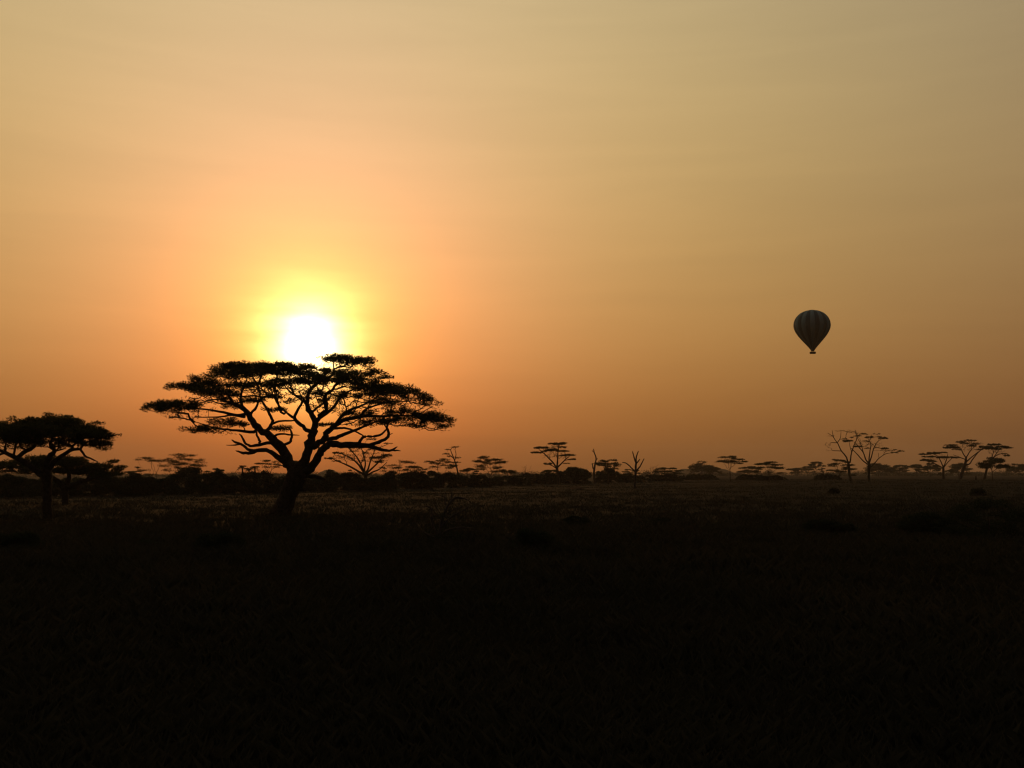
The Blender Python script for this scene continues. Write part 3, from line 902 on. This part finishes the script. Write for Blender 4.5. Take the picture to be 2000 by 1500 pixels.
CT('medium round-shouldered tree just right of the crooked dead trunk', 1188, 1160, 1213, 894, D=300, style='flat', seed=55, thick=.55, fork=.35, group=G1, dens=1.1, npad=12)
CT('low flat crown seen through the arms of the leafless dead tree', 1230, 1212, 1252, 916, D=330, style='flat', seed=56, thick=.35, fork=.5, group=G1, dens=1.0)
CT('small bare round tree right of the leafless dead tree', 1272, 1254, 1292, 903, D=300, style='bare', seed=57, thick=.45, fork=.4, group=G1, bark='dead_wood', name='bare_tree')
CT('long low flat crown below the bare round tree', 1303, 1274, 1332, 913, D=340, style='flat', seed=58, thick=.3, fork=.55, group=G1, dens=1.1)
CT('hazy broad tree in front of the far rounded hill', 1370, 1342, 1397, 900, D=480, style='round', seed=59, thick=.55, fork=.35, group=G2, dens=.9)
CT('hazy small tree left of the neat flat-topped acacia', 1392, 1378, 1412, 908, D=470, style='round', seed=60, thick=.5, fork=.4, group=G2, dens=.8)
CT('neat flat-topped acacia on a single thin trunk', 1426, 1399, 1460, 890, D=300, style='flat', seed=61, thick=.3, fork=.45, group=G1, dens=1.1)
CT('hazy low tree in the gap between two flat-topped acacias', 1461, 1442, 1490, 911, D=430, style='flat', seed=62, thick=.45, fork=.45, group=G2, dens=1.0)
CT('rounded layered acacia left of the misty gap', 1502, 1472, 1534, 901, D=330, style='flat', seed=63, thick=.45, fork=.4, group=G1, dens=1.2, npad=12)
CT('faint small tree at the left side of the misty gap', 1555, 1537, 1572, 914, D=640, style='flat', seed=64, thick=.5, fork=.4, group=G2, dens=.9)
CT('faint upright tree in the middle of the misty gap', 1594, 1580, 1612, 901, D=620, style='flat', seed=65, thick=.5, fork=.4, group=G2, dens=.8)
CT('faint low tree beside the upright one in the misty gap', 1577, 1565, 1592, 910, D=700, style='flat', seed=66, thick=.45, fork=.4, group=G2, dens=.8)
CT('dark layered tree behind the trunk of the left half-bare tall tree', 1640, 1615, 1673, 896, D=400, style='flat', seed=67, thick=.6, fork=.3, group=G1, dens=1.1, npad=12)
CT('hazy wide tree behind the right tall fan-limbed tree', 1716, 1688, 1748, 902, D=600, style='round', seed=68, thick=.55, fork=.4, group=G2, dens=1.0)
CT('hazy low tree right of the right tall fan-limbed tree', 1757, 1738, 1778, 908, D=680, style='flat', seed=69, thick=.5, fork=.4, group=G2, dens=1.0)
CT('hazy small tree left of the right edge cluster', 1790, 1774, 1806, 907, D=560, style='flat', seed=70, thick=.45, fork=.4, group=G2, dens=1.0)
CT('hazy tree behind the leftmost trunk of the right edge cluster', 1817, 1800, 1838, 903, D=520, style='round', seed=71, thick=.5, fork=.4, group=G2, dens=1.0)
CT('dense dark round-crowned tree inside the cluster by the right edge', 1938, 1910, 1970, 891, D=340, style='round', seed=72, thick=.4, fork=.45, group=G1, dens=1.8, npad=16)
CT('hazy tree at the extreme right edge beyond the cluster', 1990, 1968, 2014, 903, D=560, style='round', seed=73, thick=.55, fork=.4, group=G2, dens=1.1)
CT('hazy tree behind the leaning split-trunk acacia', 1872, 1850, 1898, 902, D=540, style='round', seed=74, thick=.5, fork=.4, group=G2, dens=1.0)


def woodland():
    rg = np.random.default_rng(77)
    n = 900
    px = rg.uniform(-250, 2250, n)
    D = rg.uniform(1000, 1700, n)
    x = (px - CX) / F * D
    z = terrain(x, D)
    dens = .5 + .5 * np.sin(px * .021 + 1.0) * np.sin(px * .0083 + 2.2)
    h = rg.uniform(2.5, 6.0, n) * (.6 + .8 * dens)
    VV, QQ, TT, off = [], [], [], 0
    for k in range(3):
        C = np.stack([x, D, z + h * (.2 + .32 * k)], -1)
        V, Q, T = sprays(C, 26, (7.0 - 1.2 * k, 7.0, 1.5), 1.7, rg, width=.4)
        V[:, 2] = np.maximum(V[:, 2], terrain(V[:, 0], V[:, 1]))
        VV.append(V)
        QQ.append(Q + off)
        TT.append(T)
        off += len(V)
    o = mesh_np('woodland', np.concatenate(VV), np.concatenate(QQ), M['bush'], tint=np.concatenate(TT))
    o['kind'] = 'stuff'
    o['label'] = 'far-off hazy scrub woodland along the horizon'


woodland()

# ------------------------------------------------------------------ palms over the second thicket
def palm(label, px, top, half, D, seed):
    g = on_ground(px, D)
    s = D / F
    rg = np.random.default_rng(seed)
    base_py = HOR - (g[2] - CAM_H) / s
    H = (base_py - top) * s - 0.35 * half * s
    root = thing('palm_tree', g, label, 'palm', 'palms above the thicket')
    W = Wood(seed)
    W.line([g - np.array([0, 0, .2]), g + np.array([0.1, 0, H * .5]), g + np.array([rg.uniform(-.2, .2), 0, H])], [0.17, 0.14, 0.12], limb=0, sub=4, wob=0.1)
    W.meshes(root, g, M['bark'], detail=2.0)
    hd = W.p[-1]
    for k in range(15):
        az = k * 2.4 + rg.uniform(-.2, .2)
        el = rg.uniform(-0.2, 1.1)
        ln = half * s * rg.uniform(.85, 1.15)
        V, Q = [], []
        m = 12
        for i in range(m):
            t = (i + .5) / m
            d = np.array([math.cos(az) * math.cos(el), math.sin(az) * math.cos(el), math.sin(el)])
            c = hd + d * ln * t + np.array([0, 0, -0.75 * ln * t * t])
            side = np.array([-math.sin(az), math.cos(az), 0])
            ll = ln * 0.30 * math.sin(math.pi * (0.12 + 0.85 * t))
            for sd in (-1, 1):
                b = len(V)
                tipp = c + side * sd * ll + d * ll * .5 - np.array([0, 0, ll * .45])
                w = d * ln * .03
                V += [c - w, c + w, tipp + w * .3, tipp - w * .3]
                Q.append([b, b + 1, b + 2, b + 3])
        mesh_np('frond', np.array(V) - g, np.array(Q), M['frond'], root, tint=np.repeat(rg.random(len(V) // 4), 4))


palm('small palm with a ragged head, leftmost of the three above the second thicket', 473, 908, 15, 158, 1)
palm('small palm with a ragged head, middle of the three above the second thicket', 487, 913, 13, 160, 2)
palm('small palm with a ragged head, rightmost of the three above the second thicket', 499, 909, 15, 163, 3)


# ------------------------------------------------------------------ bushes
def bush(label, x0, x1, top, D=None, py=None, seed=0, name='bush', group=None, dens=1.0, mat='bush', leaf=None, stems=7, gnarl=0.0):
    px = (x0 + x1) / 2
    if D is None:
        D = ground_hit(px, py if py else band(px))
    rg = np.random.default_rng(seed + 500)
    g = on_ground(px, D)
    s = D / F
    base_py = HOR - (g[2] - CAM_H) / s
    H, hw = max((base_py - top) * s, 0.25), (x1 - x0) / 2 * s
    hd = min(hw, max(H * 1.2, hw * 0.5))
    n = int(np.clip(60 * hw / max(H, .3), 60, 110))
    a = rg.uniform(0, 6.283, n)
    r = np.sqrt(rg.random(n))
    lob = 1 + 0.13 * np.sin(3 * a + rg.uniform(0, 6)) + 0.08 * np.sin(5 * a + rg.uniform(0, 6))
    x, y = np.cos(a) * r * lob / 1.02, np.sin(a) * r
    ph = rg.uniform(0, 6, 3)
    dome = np.clip(1 - r ** 5, .12, 1) ** .5
    lump = (1 - .22 * rg.random(n) ** 2) * (1 - .16 * (.5 + .5 * np.sin(x * 5.3 + ph[0])) - .10 * (.5 + .5 * np.sin(x * 11 + y * 3 + ph[1])))
    u = rg.random(n)
    C = np.stack([x * hw * .98, y * hd * .9, H * .93 * dome * lump * np.where(np.arange(n) % 5 < 2, 1.0, u)], -1) + g
    root = thing(name, g, label, 'bush' if name != 'shrub' else 'shrub', group)
    W = Wood(seed)
    tipr = max(0.006, D * 0.00005)
    for k in range(stems):
        az = k * 6.283 / stems + rg.uniform(-.3, .3)
        b = g + np.array([math.cos(az), math.sin(az), 0]) * 0.06 * hw
        e = g + np.array([math.cos(az) * hw * .45, math.sin(az) * hd * .45, H * rg.uniform(.3, .5)])
        W.line([b - np.array([0, 0, .1]), (b + e) / 2 + np.array([0, 0, .08 * H]), e], [tipr * 4, tipr * 3, tipr * 2.4], sub=2, wob=.3)
    W.grow(C, alpha=0.2, seg=max(.25, H * .12), tip=tipr, wob=.25)
    W.meshes(root, g, M['bark'], limb_name='stem', detail=max(.4, D / 50.0))
    lf = leaf or max(0.06, D * 0.0018)
    cl = (min(hw, H) * .2 + .06, min(hd, H) * .2 + .06, H * .12)
    need = dens * 10 * (2 * hw * H) / (lf * lf * .32 * .5) / len(C)
    V, Q, T = sprays(C, int(np.clip(need, 8, 260)), cl, lf, rg, up=.35, width=.42)
    V[:, 2] = np.maximum(V[:, 2], g[2] + 0.02)
    mesh_np('foliage', V - g, Q, M[mat], root, tint=T)
    return root


GB = 'bushes along the far edge of the grass'
for k, (x0, x1, top, dd, lab) in enumerate([
    (-30, 62, 932, 0, 'dark bush in the band behind the leftmost acacias, touching the left picture edge'),
    (48, 150, 935, 6, 'low dark bush right behind the trunks of the leftmost acacias'),
    (138, 250, 930, 3, 'long dark bush under the right tips of the low wide acacia'),
    (236, 300, 929, 0, 'dark bush below the lacy flat-topped tree'),
    (292, 344, 938, 8, 'low paler bush in the dip left of the tall thicket'),
    (326, 420, 911, 0, 'tall broad thicket, highest of the bushes left of the great acacia'),
    (392, 442, 924, 5, 'right shoulder bush of the tall thicket'),
    (440, 552, 921, 0, 'second thicket below the three small palms'),
    (540, 612, 936, 10, 'low bush directly behind the trunk of the great acacia'),
    (600, 652, 938, 4, 'low bush just right of the trunk of the great acacia'),
    (628, 700, 925, 12, 'rounded bush left of the sparse fan-shaped tree'),
    (690, 764, 936, 0, 'low bush at the foot of the sparse fan-shaped tree'),
    (752, 842, 925, 8, 'wide bush below the spreading thin-limbed tree'),
    (828, 900, 926, 14, 'wide bush below the flat-topped tree and leaning half-bare tree'),
    (888, 958, 933, 6, 'low bush below the level-crowned tree'),
    (950, 1024, 932, 16, 'low bush below the rounded dark tree'),
    (1012, 1064, 926, 22, 'bush below the small bare tree left of the lone acacia'),
    (1046, 1100, 926, 30, 'bush behind the trunk of the lone wind-swept acacia'),
    (1093, 1153, 913.5, 5, 'large dense leafy bush right of the lone wind-swept acacia'),
    (1164, 1212, 917, 12, 'bush filling the lower crown of the round-shouldered tree'),
    (1204, 1262, 929, 18, 'low bush behind the leafless dead tree'),
    (1258, 1332, 928, 20, 'low bush below the small bare round tree'),
    (1330, 1402, 929, 60, 'long low bush below the far rounded hill'),
    (1438, 1492, 929, 40, 'low bush between the two flat-topped acacias right of the hill'),
    (1488, 1532, 931, 20, 'low bush at the foot of the rounded layered acacia'),
    (1588, 1640, 928, 60, 'low bush at the foot of the misty gap'),
]):
    px = (x0 + x1) / 2
    ex = (x1 - x0) * 0.06
    bush(lab, x0 - ex, x1 + ex, top - (7 if x1 < 1000 and top > 922 else 3), D=ground_hit(px, band(px)) + dd, seed=k, group=GB)

GS = 'low shrubs in the foreground grass'
for k, (x0, x1, top, py, lab) in enumerate([
    (1842, 2010, 968, 1052, 'largest dark shrub in the foreground, at the right picture edge'),
    (1752, 1850, 996, 1046, 'low dark shrub just left of the large right edge shrub, under a leaning dead branch'),
    (1556, 1664, 1012, 1046, 'low spreading shrub below and left of the tall bare pair'),
    (998, 1082, 1028, 1078, 'low dark shrub right of the bushy snag of curled branches'),
    (1100, 1150, 1006, 1026, 'small shrub beyond the low shrub right of the curled snag'),
    (386, 478, 1032, 1086, 'low dark shrub in the grass in front of the great acacia, to its left'),
    (-10, 84, 1034, 1076, 'low dark shrub at the left picture edge in front of the leftmost acacias'),
    (270, 316, 1052, 1076, 'tiny shrub between the left edge shrub and the one before the great acacia'),
    (1548, 1640, 1160, 1204, 'dark clump of shrub closest to the camera on the right'),
    (846, 906, 1160, 1192, 'dark clump of shrub closest to the camera in the middle'),
    (366, 414, 1246, 1272, 'small clump of shrub closest to the camera on the left'),
    (1616, 1638, 952, 964, 'tiny dark shrub on the open grass below the tall bare pair'),
    (1262, 1316, 1010, 1030, 'low shrub on the open grass below the leafless dead tree'),
    (1896, 1924, 952, 968, 'small upright shrub just beyond the largest right edge shrub'),
]):
    bush(lab, x0, x1, top, py=py, seed=60 + k, name='shrub', group=GS, stems=6)

# the half-dead bush with curled bare branches
traced_tree('thorn_bush', 'bushy snag of curled bare branches standing in the grass right of the great acacia', 'bush',
            (858, 1064), [[(858, 1050, 2.6), (860, 1024, 2.4), (870, 996, 2.2), (882, 977, 2), (892, 972, 1.8), (906, 974, 1.4), (916, 979, .7)], [(880, 980, 1.6), (882, 970, 1.3), (880, 959, .6)], [(872, 994, 1.4), (868, 980, 1.2), (868, 968, 1), (866, 962, .6)],
                          [(856, 1052, 2), (845, 1024, 1.8), (844, 1006, 1.6), (843, 994, 1.4), (836, 989, 1.1), (824, 990, .6)], [(860, 1030, 2), (880, 1010, 1.7), (900, 1000, 1.4), (911, 992, 1.1), (913, 984, .6)], [(868, 972, 1), (856, 967, .9), (846, 969, .5)],
                          [(858, 1050, 2), (872, 1036, 1.7), (900, 1030, 1.3), (930, 1032, .7)], [(856, 1054, 1.8), (836, 1044, 1.5), (824, 1036, .8)], [(866, 1010, 1.4), (884, 996, 1.1), (900, 990, .6)]],
            [(846, 1040, 20, 14, .8), (868, 1030, 24, 16, .8), (884, 1044, 22, 12, .8), (860, 1052, 30, 9, .9), (866, 1010, 16, 10, .5), (890, 1016, 18, 10, .35), (900, 990, 8, 8, .05), (845, 1008, 12, 6, .3)],
            seed=80, trunk=[(857, 1064, 3.4), (857, 1058, 3.0), (858, 1050, 2.6)], bark='dead_wood', leaf='bush', per=34, spray=0.10, spacing=0.28, tip=0.006, seg=0.2, leaf_name='foliage')
traced_tree('dead_branch', 'leaning bare dead branch sticking out of the low shrub near the right edge', 'dead wood',
            (1826, 1004), [[(1816, 992, 1.2), (1806, 986, 1), (1795, 972, .6)], [(1806, 985, .8), (1802, 974, .5)]], [], seed=81, trunk=[(1828, 1004, 1.8), (1822, 997, 1.6), (1816, 992, 1.4)], bark='dead_wood')


# ------------------------------------------------------------------ stumps and a termite mound
def stump(label, px, py, w, h, seed):
    D = ground_hit(px, py)
    s = D / F
    g = on_ground(px, D)
    root = thing('tree_stump', g, label, 'stump')
    W = Wood(seed)
    W.line([g - np.array([0, 0, .15]), g + np.array([0, 0, h * s * .5]), g + np.array([.05 * h * s, 0, h * s])], [w * s * .6, w * s * .46, w * s * .4], limb=0, sub=3, wob=.15)
    e = W.p[-1]
    W.line([e + np.array([w * s * .4, 0.05, h * s * .12])], [w * s * .14], start=len(W.p) - 3, sub=3)
    W.meshes(root, g, M['dead_wood'], trunk_name='bole', limb_name='splinter', detail=.2)


stump('short broken stump in the grass left of the bushy snag of curled branches', 763, 1018, 8, 13, 90)
stump('short dark stump between the trunks of the right edge cluster', 1905.5, 937.5, 3.4, 8, 91)


def mound(label, px, py, w, h, seed):
    D = ground_hit(px, py)
    s = D / F
    g = on_ground(px, D)
    rg = np.random.default_rng(seed)
    k, m = 20, 9
    ph = rg.uniform(0, 6, 3)
    V, Q = [], []
    for i in range(m):
        t = i / m
        for j in range(k):
            a = j / k * 6.283
            r = w * s * .5 * math.sqrt(1 - t) * (1 + .15 * math.sin(2 * a + ph[0]) + .08 * math.sin(5 * a + ph[1] + 4 * t))
            V.append((r * math.cos(a), r * math.sin(a), h * s * (t ** .85) - .05 + .04 * math.sin(3 * a + ph[2])))
    V.append((0.05, 0, h * s))
    for i in range(m - 1):
        for j in range(k):
            Q.append((i * k + j, i * k + (j + 1) % k, (i + 1) * k + (j + 1) % k, (i + 1) * k + j))
    T = [((m - 1) * k + j, (m - 1) * k + (j + 1) % k, m * k) for j in range(k)]
    o = mesh_np('termite_mound', np.array(V), [np.array(Q), np.array(T)], M['earth'], smooth=True)
    o.location = tuple(g)
    tag(o, label, 'mound')


mound('low dark earth mound on the grass in front of the large dense leafy bush', 1127, 955, 30, 5, 7)


# ------------------------------------------------------------------ hot air balloon
def balloon():
    D = 560.0
    s = D / F
    c = at(1587, 648, D)                                  # centre of the envelope
    base = at(1587.5, 691.0, D)                           # bottom of the basket
    root = thing('hot_air_balloon', base, 'dark striped hot air balloon drifting low in the sky on the right', 'balloon')
    up = lambda py: at(1587, py, D)[2] - base[2]
    prof = [(606.0, 0.4), (606.3, 5), (607.2, 11), (609.2, 17), (612.4, 22.6), (616.8, 27.6), (622.4, 31.6), (629, 34), (635.5, 34.8), (642, 33.8), (649, 30.8), (656, 26.4),
            (663, 20.9), (670, 14.9), (676, 9.6), (681, 5.6), (684, 3.6), (685, 3.2)]
    prof = [(up(y), r * s) for y, r in prof]
    n = 24
    m = 6
    mats = (M['gore_dark'], M['gore_light'])
    protos = []
    zz = np.array([p[0] for p in prof])
    rr = np.array([p[1] for p in prof])
    t = np.linspace(0, 1, len(prof))
    tt = np.linspace(0, 1, 40)
    zz, rr = np.interp(tt, t, zz), np.interp(tt, t, rr)
    V = []
    for z, r in zip(zz, rr):
        for j in range(m + 1):
            u = j / m
            a = (u - .5) * 2 * math.pi / n
            b = 1 + 0.022 * math.sin(math.pi * u)          # every gore bulges between its load tapes
            V.append((r * b * math.cos(a), r * b * math.sin(a), z))
    i = np.arange(len(zz) - 1)[:, None] * (m + 1)
    j = np.arange(m)[None]
    q = np.stack([i + j, i + m + 1 + j, i + m + 2 + j, i + j + 1], -1).reshape(-1, 4)
    env = []
    for k in range(n):
        w = k % 2
        if k < 2:
            o = mesh_np('gore', np.array(V), q, mats[w], root, smooth=True)
            protos.append(o)
        else:
            o = protos[w].copy()
            COL.objects.link(o)
            o.parent = root
        o.rotation_euler = (0, 0, k * 2 * math.pi / n)

    def lathe(name, pts, mat, k=24):
        V = [(r * math.cos(a), r * math.sin(a), z) for z, r in pts for a in np.arange(k) / k * 2 * math.pi]
        i = np.arange(len(pts) - 1)[:, None] * k
        j = np.arange(k)[None]
        jn = (j + 1) % k
        return mesh_np(name, np.array(V), np.stack([i + j, i + jn, i + k + jn, i + k + j], -1).reshape(-1, 4), mat, root, smooth=True)
    zm = up(685)
    lathe('mouth_skirt', [(zm + .25, 3.3 * s), (zm, 3.1 * s), (zm - .3, 3.0 * s), (zm - .3, 2.9 * s), (zm, 3.0 * s)], M['crown_ring'])
    lathe('crown_cap', [(up(605.7), .3 * s), (up(605.75), 3 * s), (up(606.0), 6 * s), (up(606.3) - .1, 6 * s)], M['crown_ring'])

    def box(name, x0, x1, y0, y1, z0, z1, mat, parent=root, taper=1.0):
        V = [(x, y, z0) for x, y in ((x0, y0), (x1, y0), (x1, y1), (x0, y1))] + [(x * taper, y * taper, z1) for x, y in ((x0, y0), (x1, y0), (x1, y1), (x0, y1))]
        Q = [(0, 3, 2, 1), (4, 5, 6, 7), (0, 1, 5, 4), (1, 2, 6, 5), (2, 3, 7, 6), (3, 0, 4, 7)]
        return mesh_np(name, np.array(V), np.array(Q), mat, parent)
    bw, bd, bh = 5.3 * s, 2.9 * s, up(687.6)
    bk = box('basket', -bw * .97, bw * .97, -bd * .97, bd * .97, 0.0, bh, M['wicker'], taper=1.03)
    for y0, y1 in ((-bd * 1.05, -bd * .93), (bd * .93, bd * 1.05)):
        box('rim', -bw * 1.05, bw * 1.05, y0, y1, bh - .06, bh + .10, M['leather'], bk)
    for x0, x1 in ((-bw * 1.05, -bw * .95), (bw * .95, bw * 1.05)):
        box('rim', x0, x1, -bd * .925, bd * .925, bh - .06, bh + .10, M['leather'], bk)
    for k in (-1, 0, 1):
        box('partition', k * bw * .5 - .03, k * bw * .5 + .03, -bd * .9, bd * .9, bh + .005, bh + .05, M['leather'], bk)

    def rod(name, a, b, r, mat):
        W = Wood(1)
        W.line([a, b], [r, r], limb=0, sub=2, wob=0)
        return W.meshes(root, (0, 0, 0), mat, trunk_name=name, detail=.1)
    zf = bh + 1.0 * (zm - bh) * .55
    for sx in (-1, 1):
        for sy in (-1, 1):
            rod('upright', np.array([sx * bw * .8, sy * bd * .8, bh]), np.array([sx * 1.0 * s, sy * 1.0 * s, zf]), .035, M['steel'])
            rod('cable', np.array([sx * 1.0 * s, sy * 1.0 * s, zf]), np.array([sx * 2.1 * s, sy * 2.1 * s, zm - .2]), .02, M['steel'])
    box('burner_frame', -1.1 * s, 1.1 * s, -1.1 * s, 1.1 * s, zf - .05, zf + .05, M['steel'])
    for sx in (-1, 1):
        o = lathe('burner', [(zf + .05, .10), (zf + .1, .16), (zf + .42, .16), (zf + .45, .12)], M['steel'], 12)
        o.location = (sx * .3, 0, 0)


balloon()


# ------------------------------------------------------------------ grass
def build_grass():
    rg = np.random.default_rng(99)

    def wedge(n, r0, r1, half=0.66, power=1.0):
        a = rg.uniform(-half, half, n)
        u = rg.random(n)
        if power == 0:
            r = r0 * (r1 / r0) ** u
        else:
            r = np.sqrt(r0 * r0 + (r1 * r1 - r0 * r0) * u)
        return r * np.sin(a), r * np.cos(a)
    parts = []

    def blades(x, y, h, w, lean):
        m = len(x)
        az = rg.uniform(0, 2 * math.pi, m)
        z = terrain(x, y)
        patch = np.sin(x * .35 + 1.7 * np.sin(y * .11)) * np.sin(y * .27 + x * .05) + 0.6 * np.sin(x * 1.1 + y * .7)
        hh = h * rg.uniform(.45, 1.25, m) * (1 + .16 * patch)
        ww = w * rg.uniform(.6, 1.3, m)
        ln = lean * rg.uniform(.2, 1.3, m) * hh
        la = rg.uniform(0, 2 * math.pi, m)
        dx, dy = np.cos(az) * ww / 2, np.sin(az) * ww / 2
        lx, ly = np.cos(la) * ln, np.sin(la) * ln
        b0 = np.stack([x - dx, y - dy, z - .02], -1)
        b1 = np.stack([x + dx, y + dy, z - .02], -1)
        m0 = np.stack([x - dx * .7 + lx * .3, y - dy * .7 + ly * .3, z + hh * .6], -1)
        m1 = np.stack([x + dx * .7 + lx * .3, y + dy * .7 + ly * .3, z + hh * .6], -1)
        tp = np.stack([x + lx, y + ly, z + hh], -1)
        V = np.stack([b0, b1, m1, tp], 1).reshape(-1, 3)
        tint = np.repeat(np.clip(.5 + .10 * patch + rg.normal(size=m) * .2, 0, 1), 4)
        parts.append((V, tint))
    # tufts: clumped positions, thinning out and coarser with distance
    n_t, per = 38000, 10
    x, y = wedge(n_t, 4.5, 430, power=0)
    r = np.repeat(np.hypot(x, y), per)
    sp = .06 + .0036 * r
    x = np.repeat(x, per) + rg.normal(size=n_t * per) * sp
    y = np.repeat(y, per) + rg.normal(size=n_t * per) * sp
    blades(x, y, .40 - .18 * sstep(10, 120, r), .008 + .00042 * r, .8)
    V = np.concatenate([p[0] for p in parts])
    T = np.concatenate([p[1] for p in parts])
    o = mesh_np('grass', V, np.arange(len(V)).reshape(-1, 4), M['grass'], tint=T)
    o['kind'] = 'stuff'
    o['label'] = 'dry tufted savanna grass covering the dark plain'


build_grass()


# ------------------------------------------------------------------ haze
def build_haze():
    def b(t):
        v = nd(t, 'ShaderNodeVolumePrincipled')
        v.inputs['Color'].default_value = (0.85, 0.74, 0.60, 1)
        v.inputs['Density'].default_value = 0.00010
        v.inputs['Anisotropy'].default_value = 0.45
        o = nd(t, 'ShaderNodeOutputMaterial')
        t.links.new(v.outputs[0], o.inputs['Volume'])
    m = material('dusty_haze', b)
    R, z0, z1 = 4250.0, -4.0, 125.0
    V = [(x, y, z) for z in (z0, z1) for x, y in ((-R, -R), (R, -R), (R, R), (-R, R))]
    Q = [(0, 3, 2, 1), (4, 5, 6, 7), (0, 1, 5, 4), (1, 2, 6, 5), (2, 3, 7, 6), (3, 0, 4, 7)]
    o = mesh_np('haze', np.array(V, float), np.array(Q), m)
    o['kind'] = 'stuff'


build_haze()
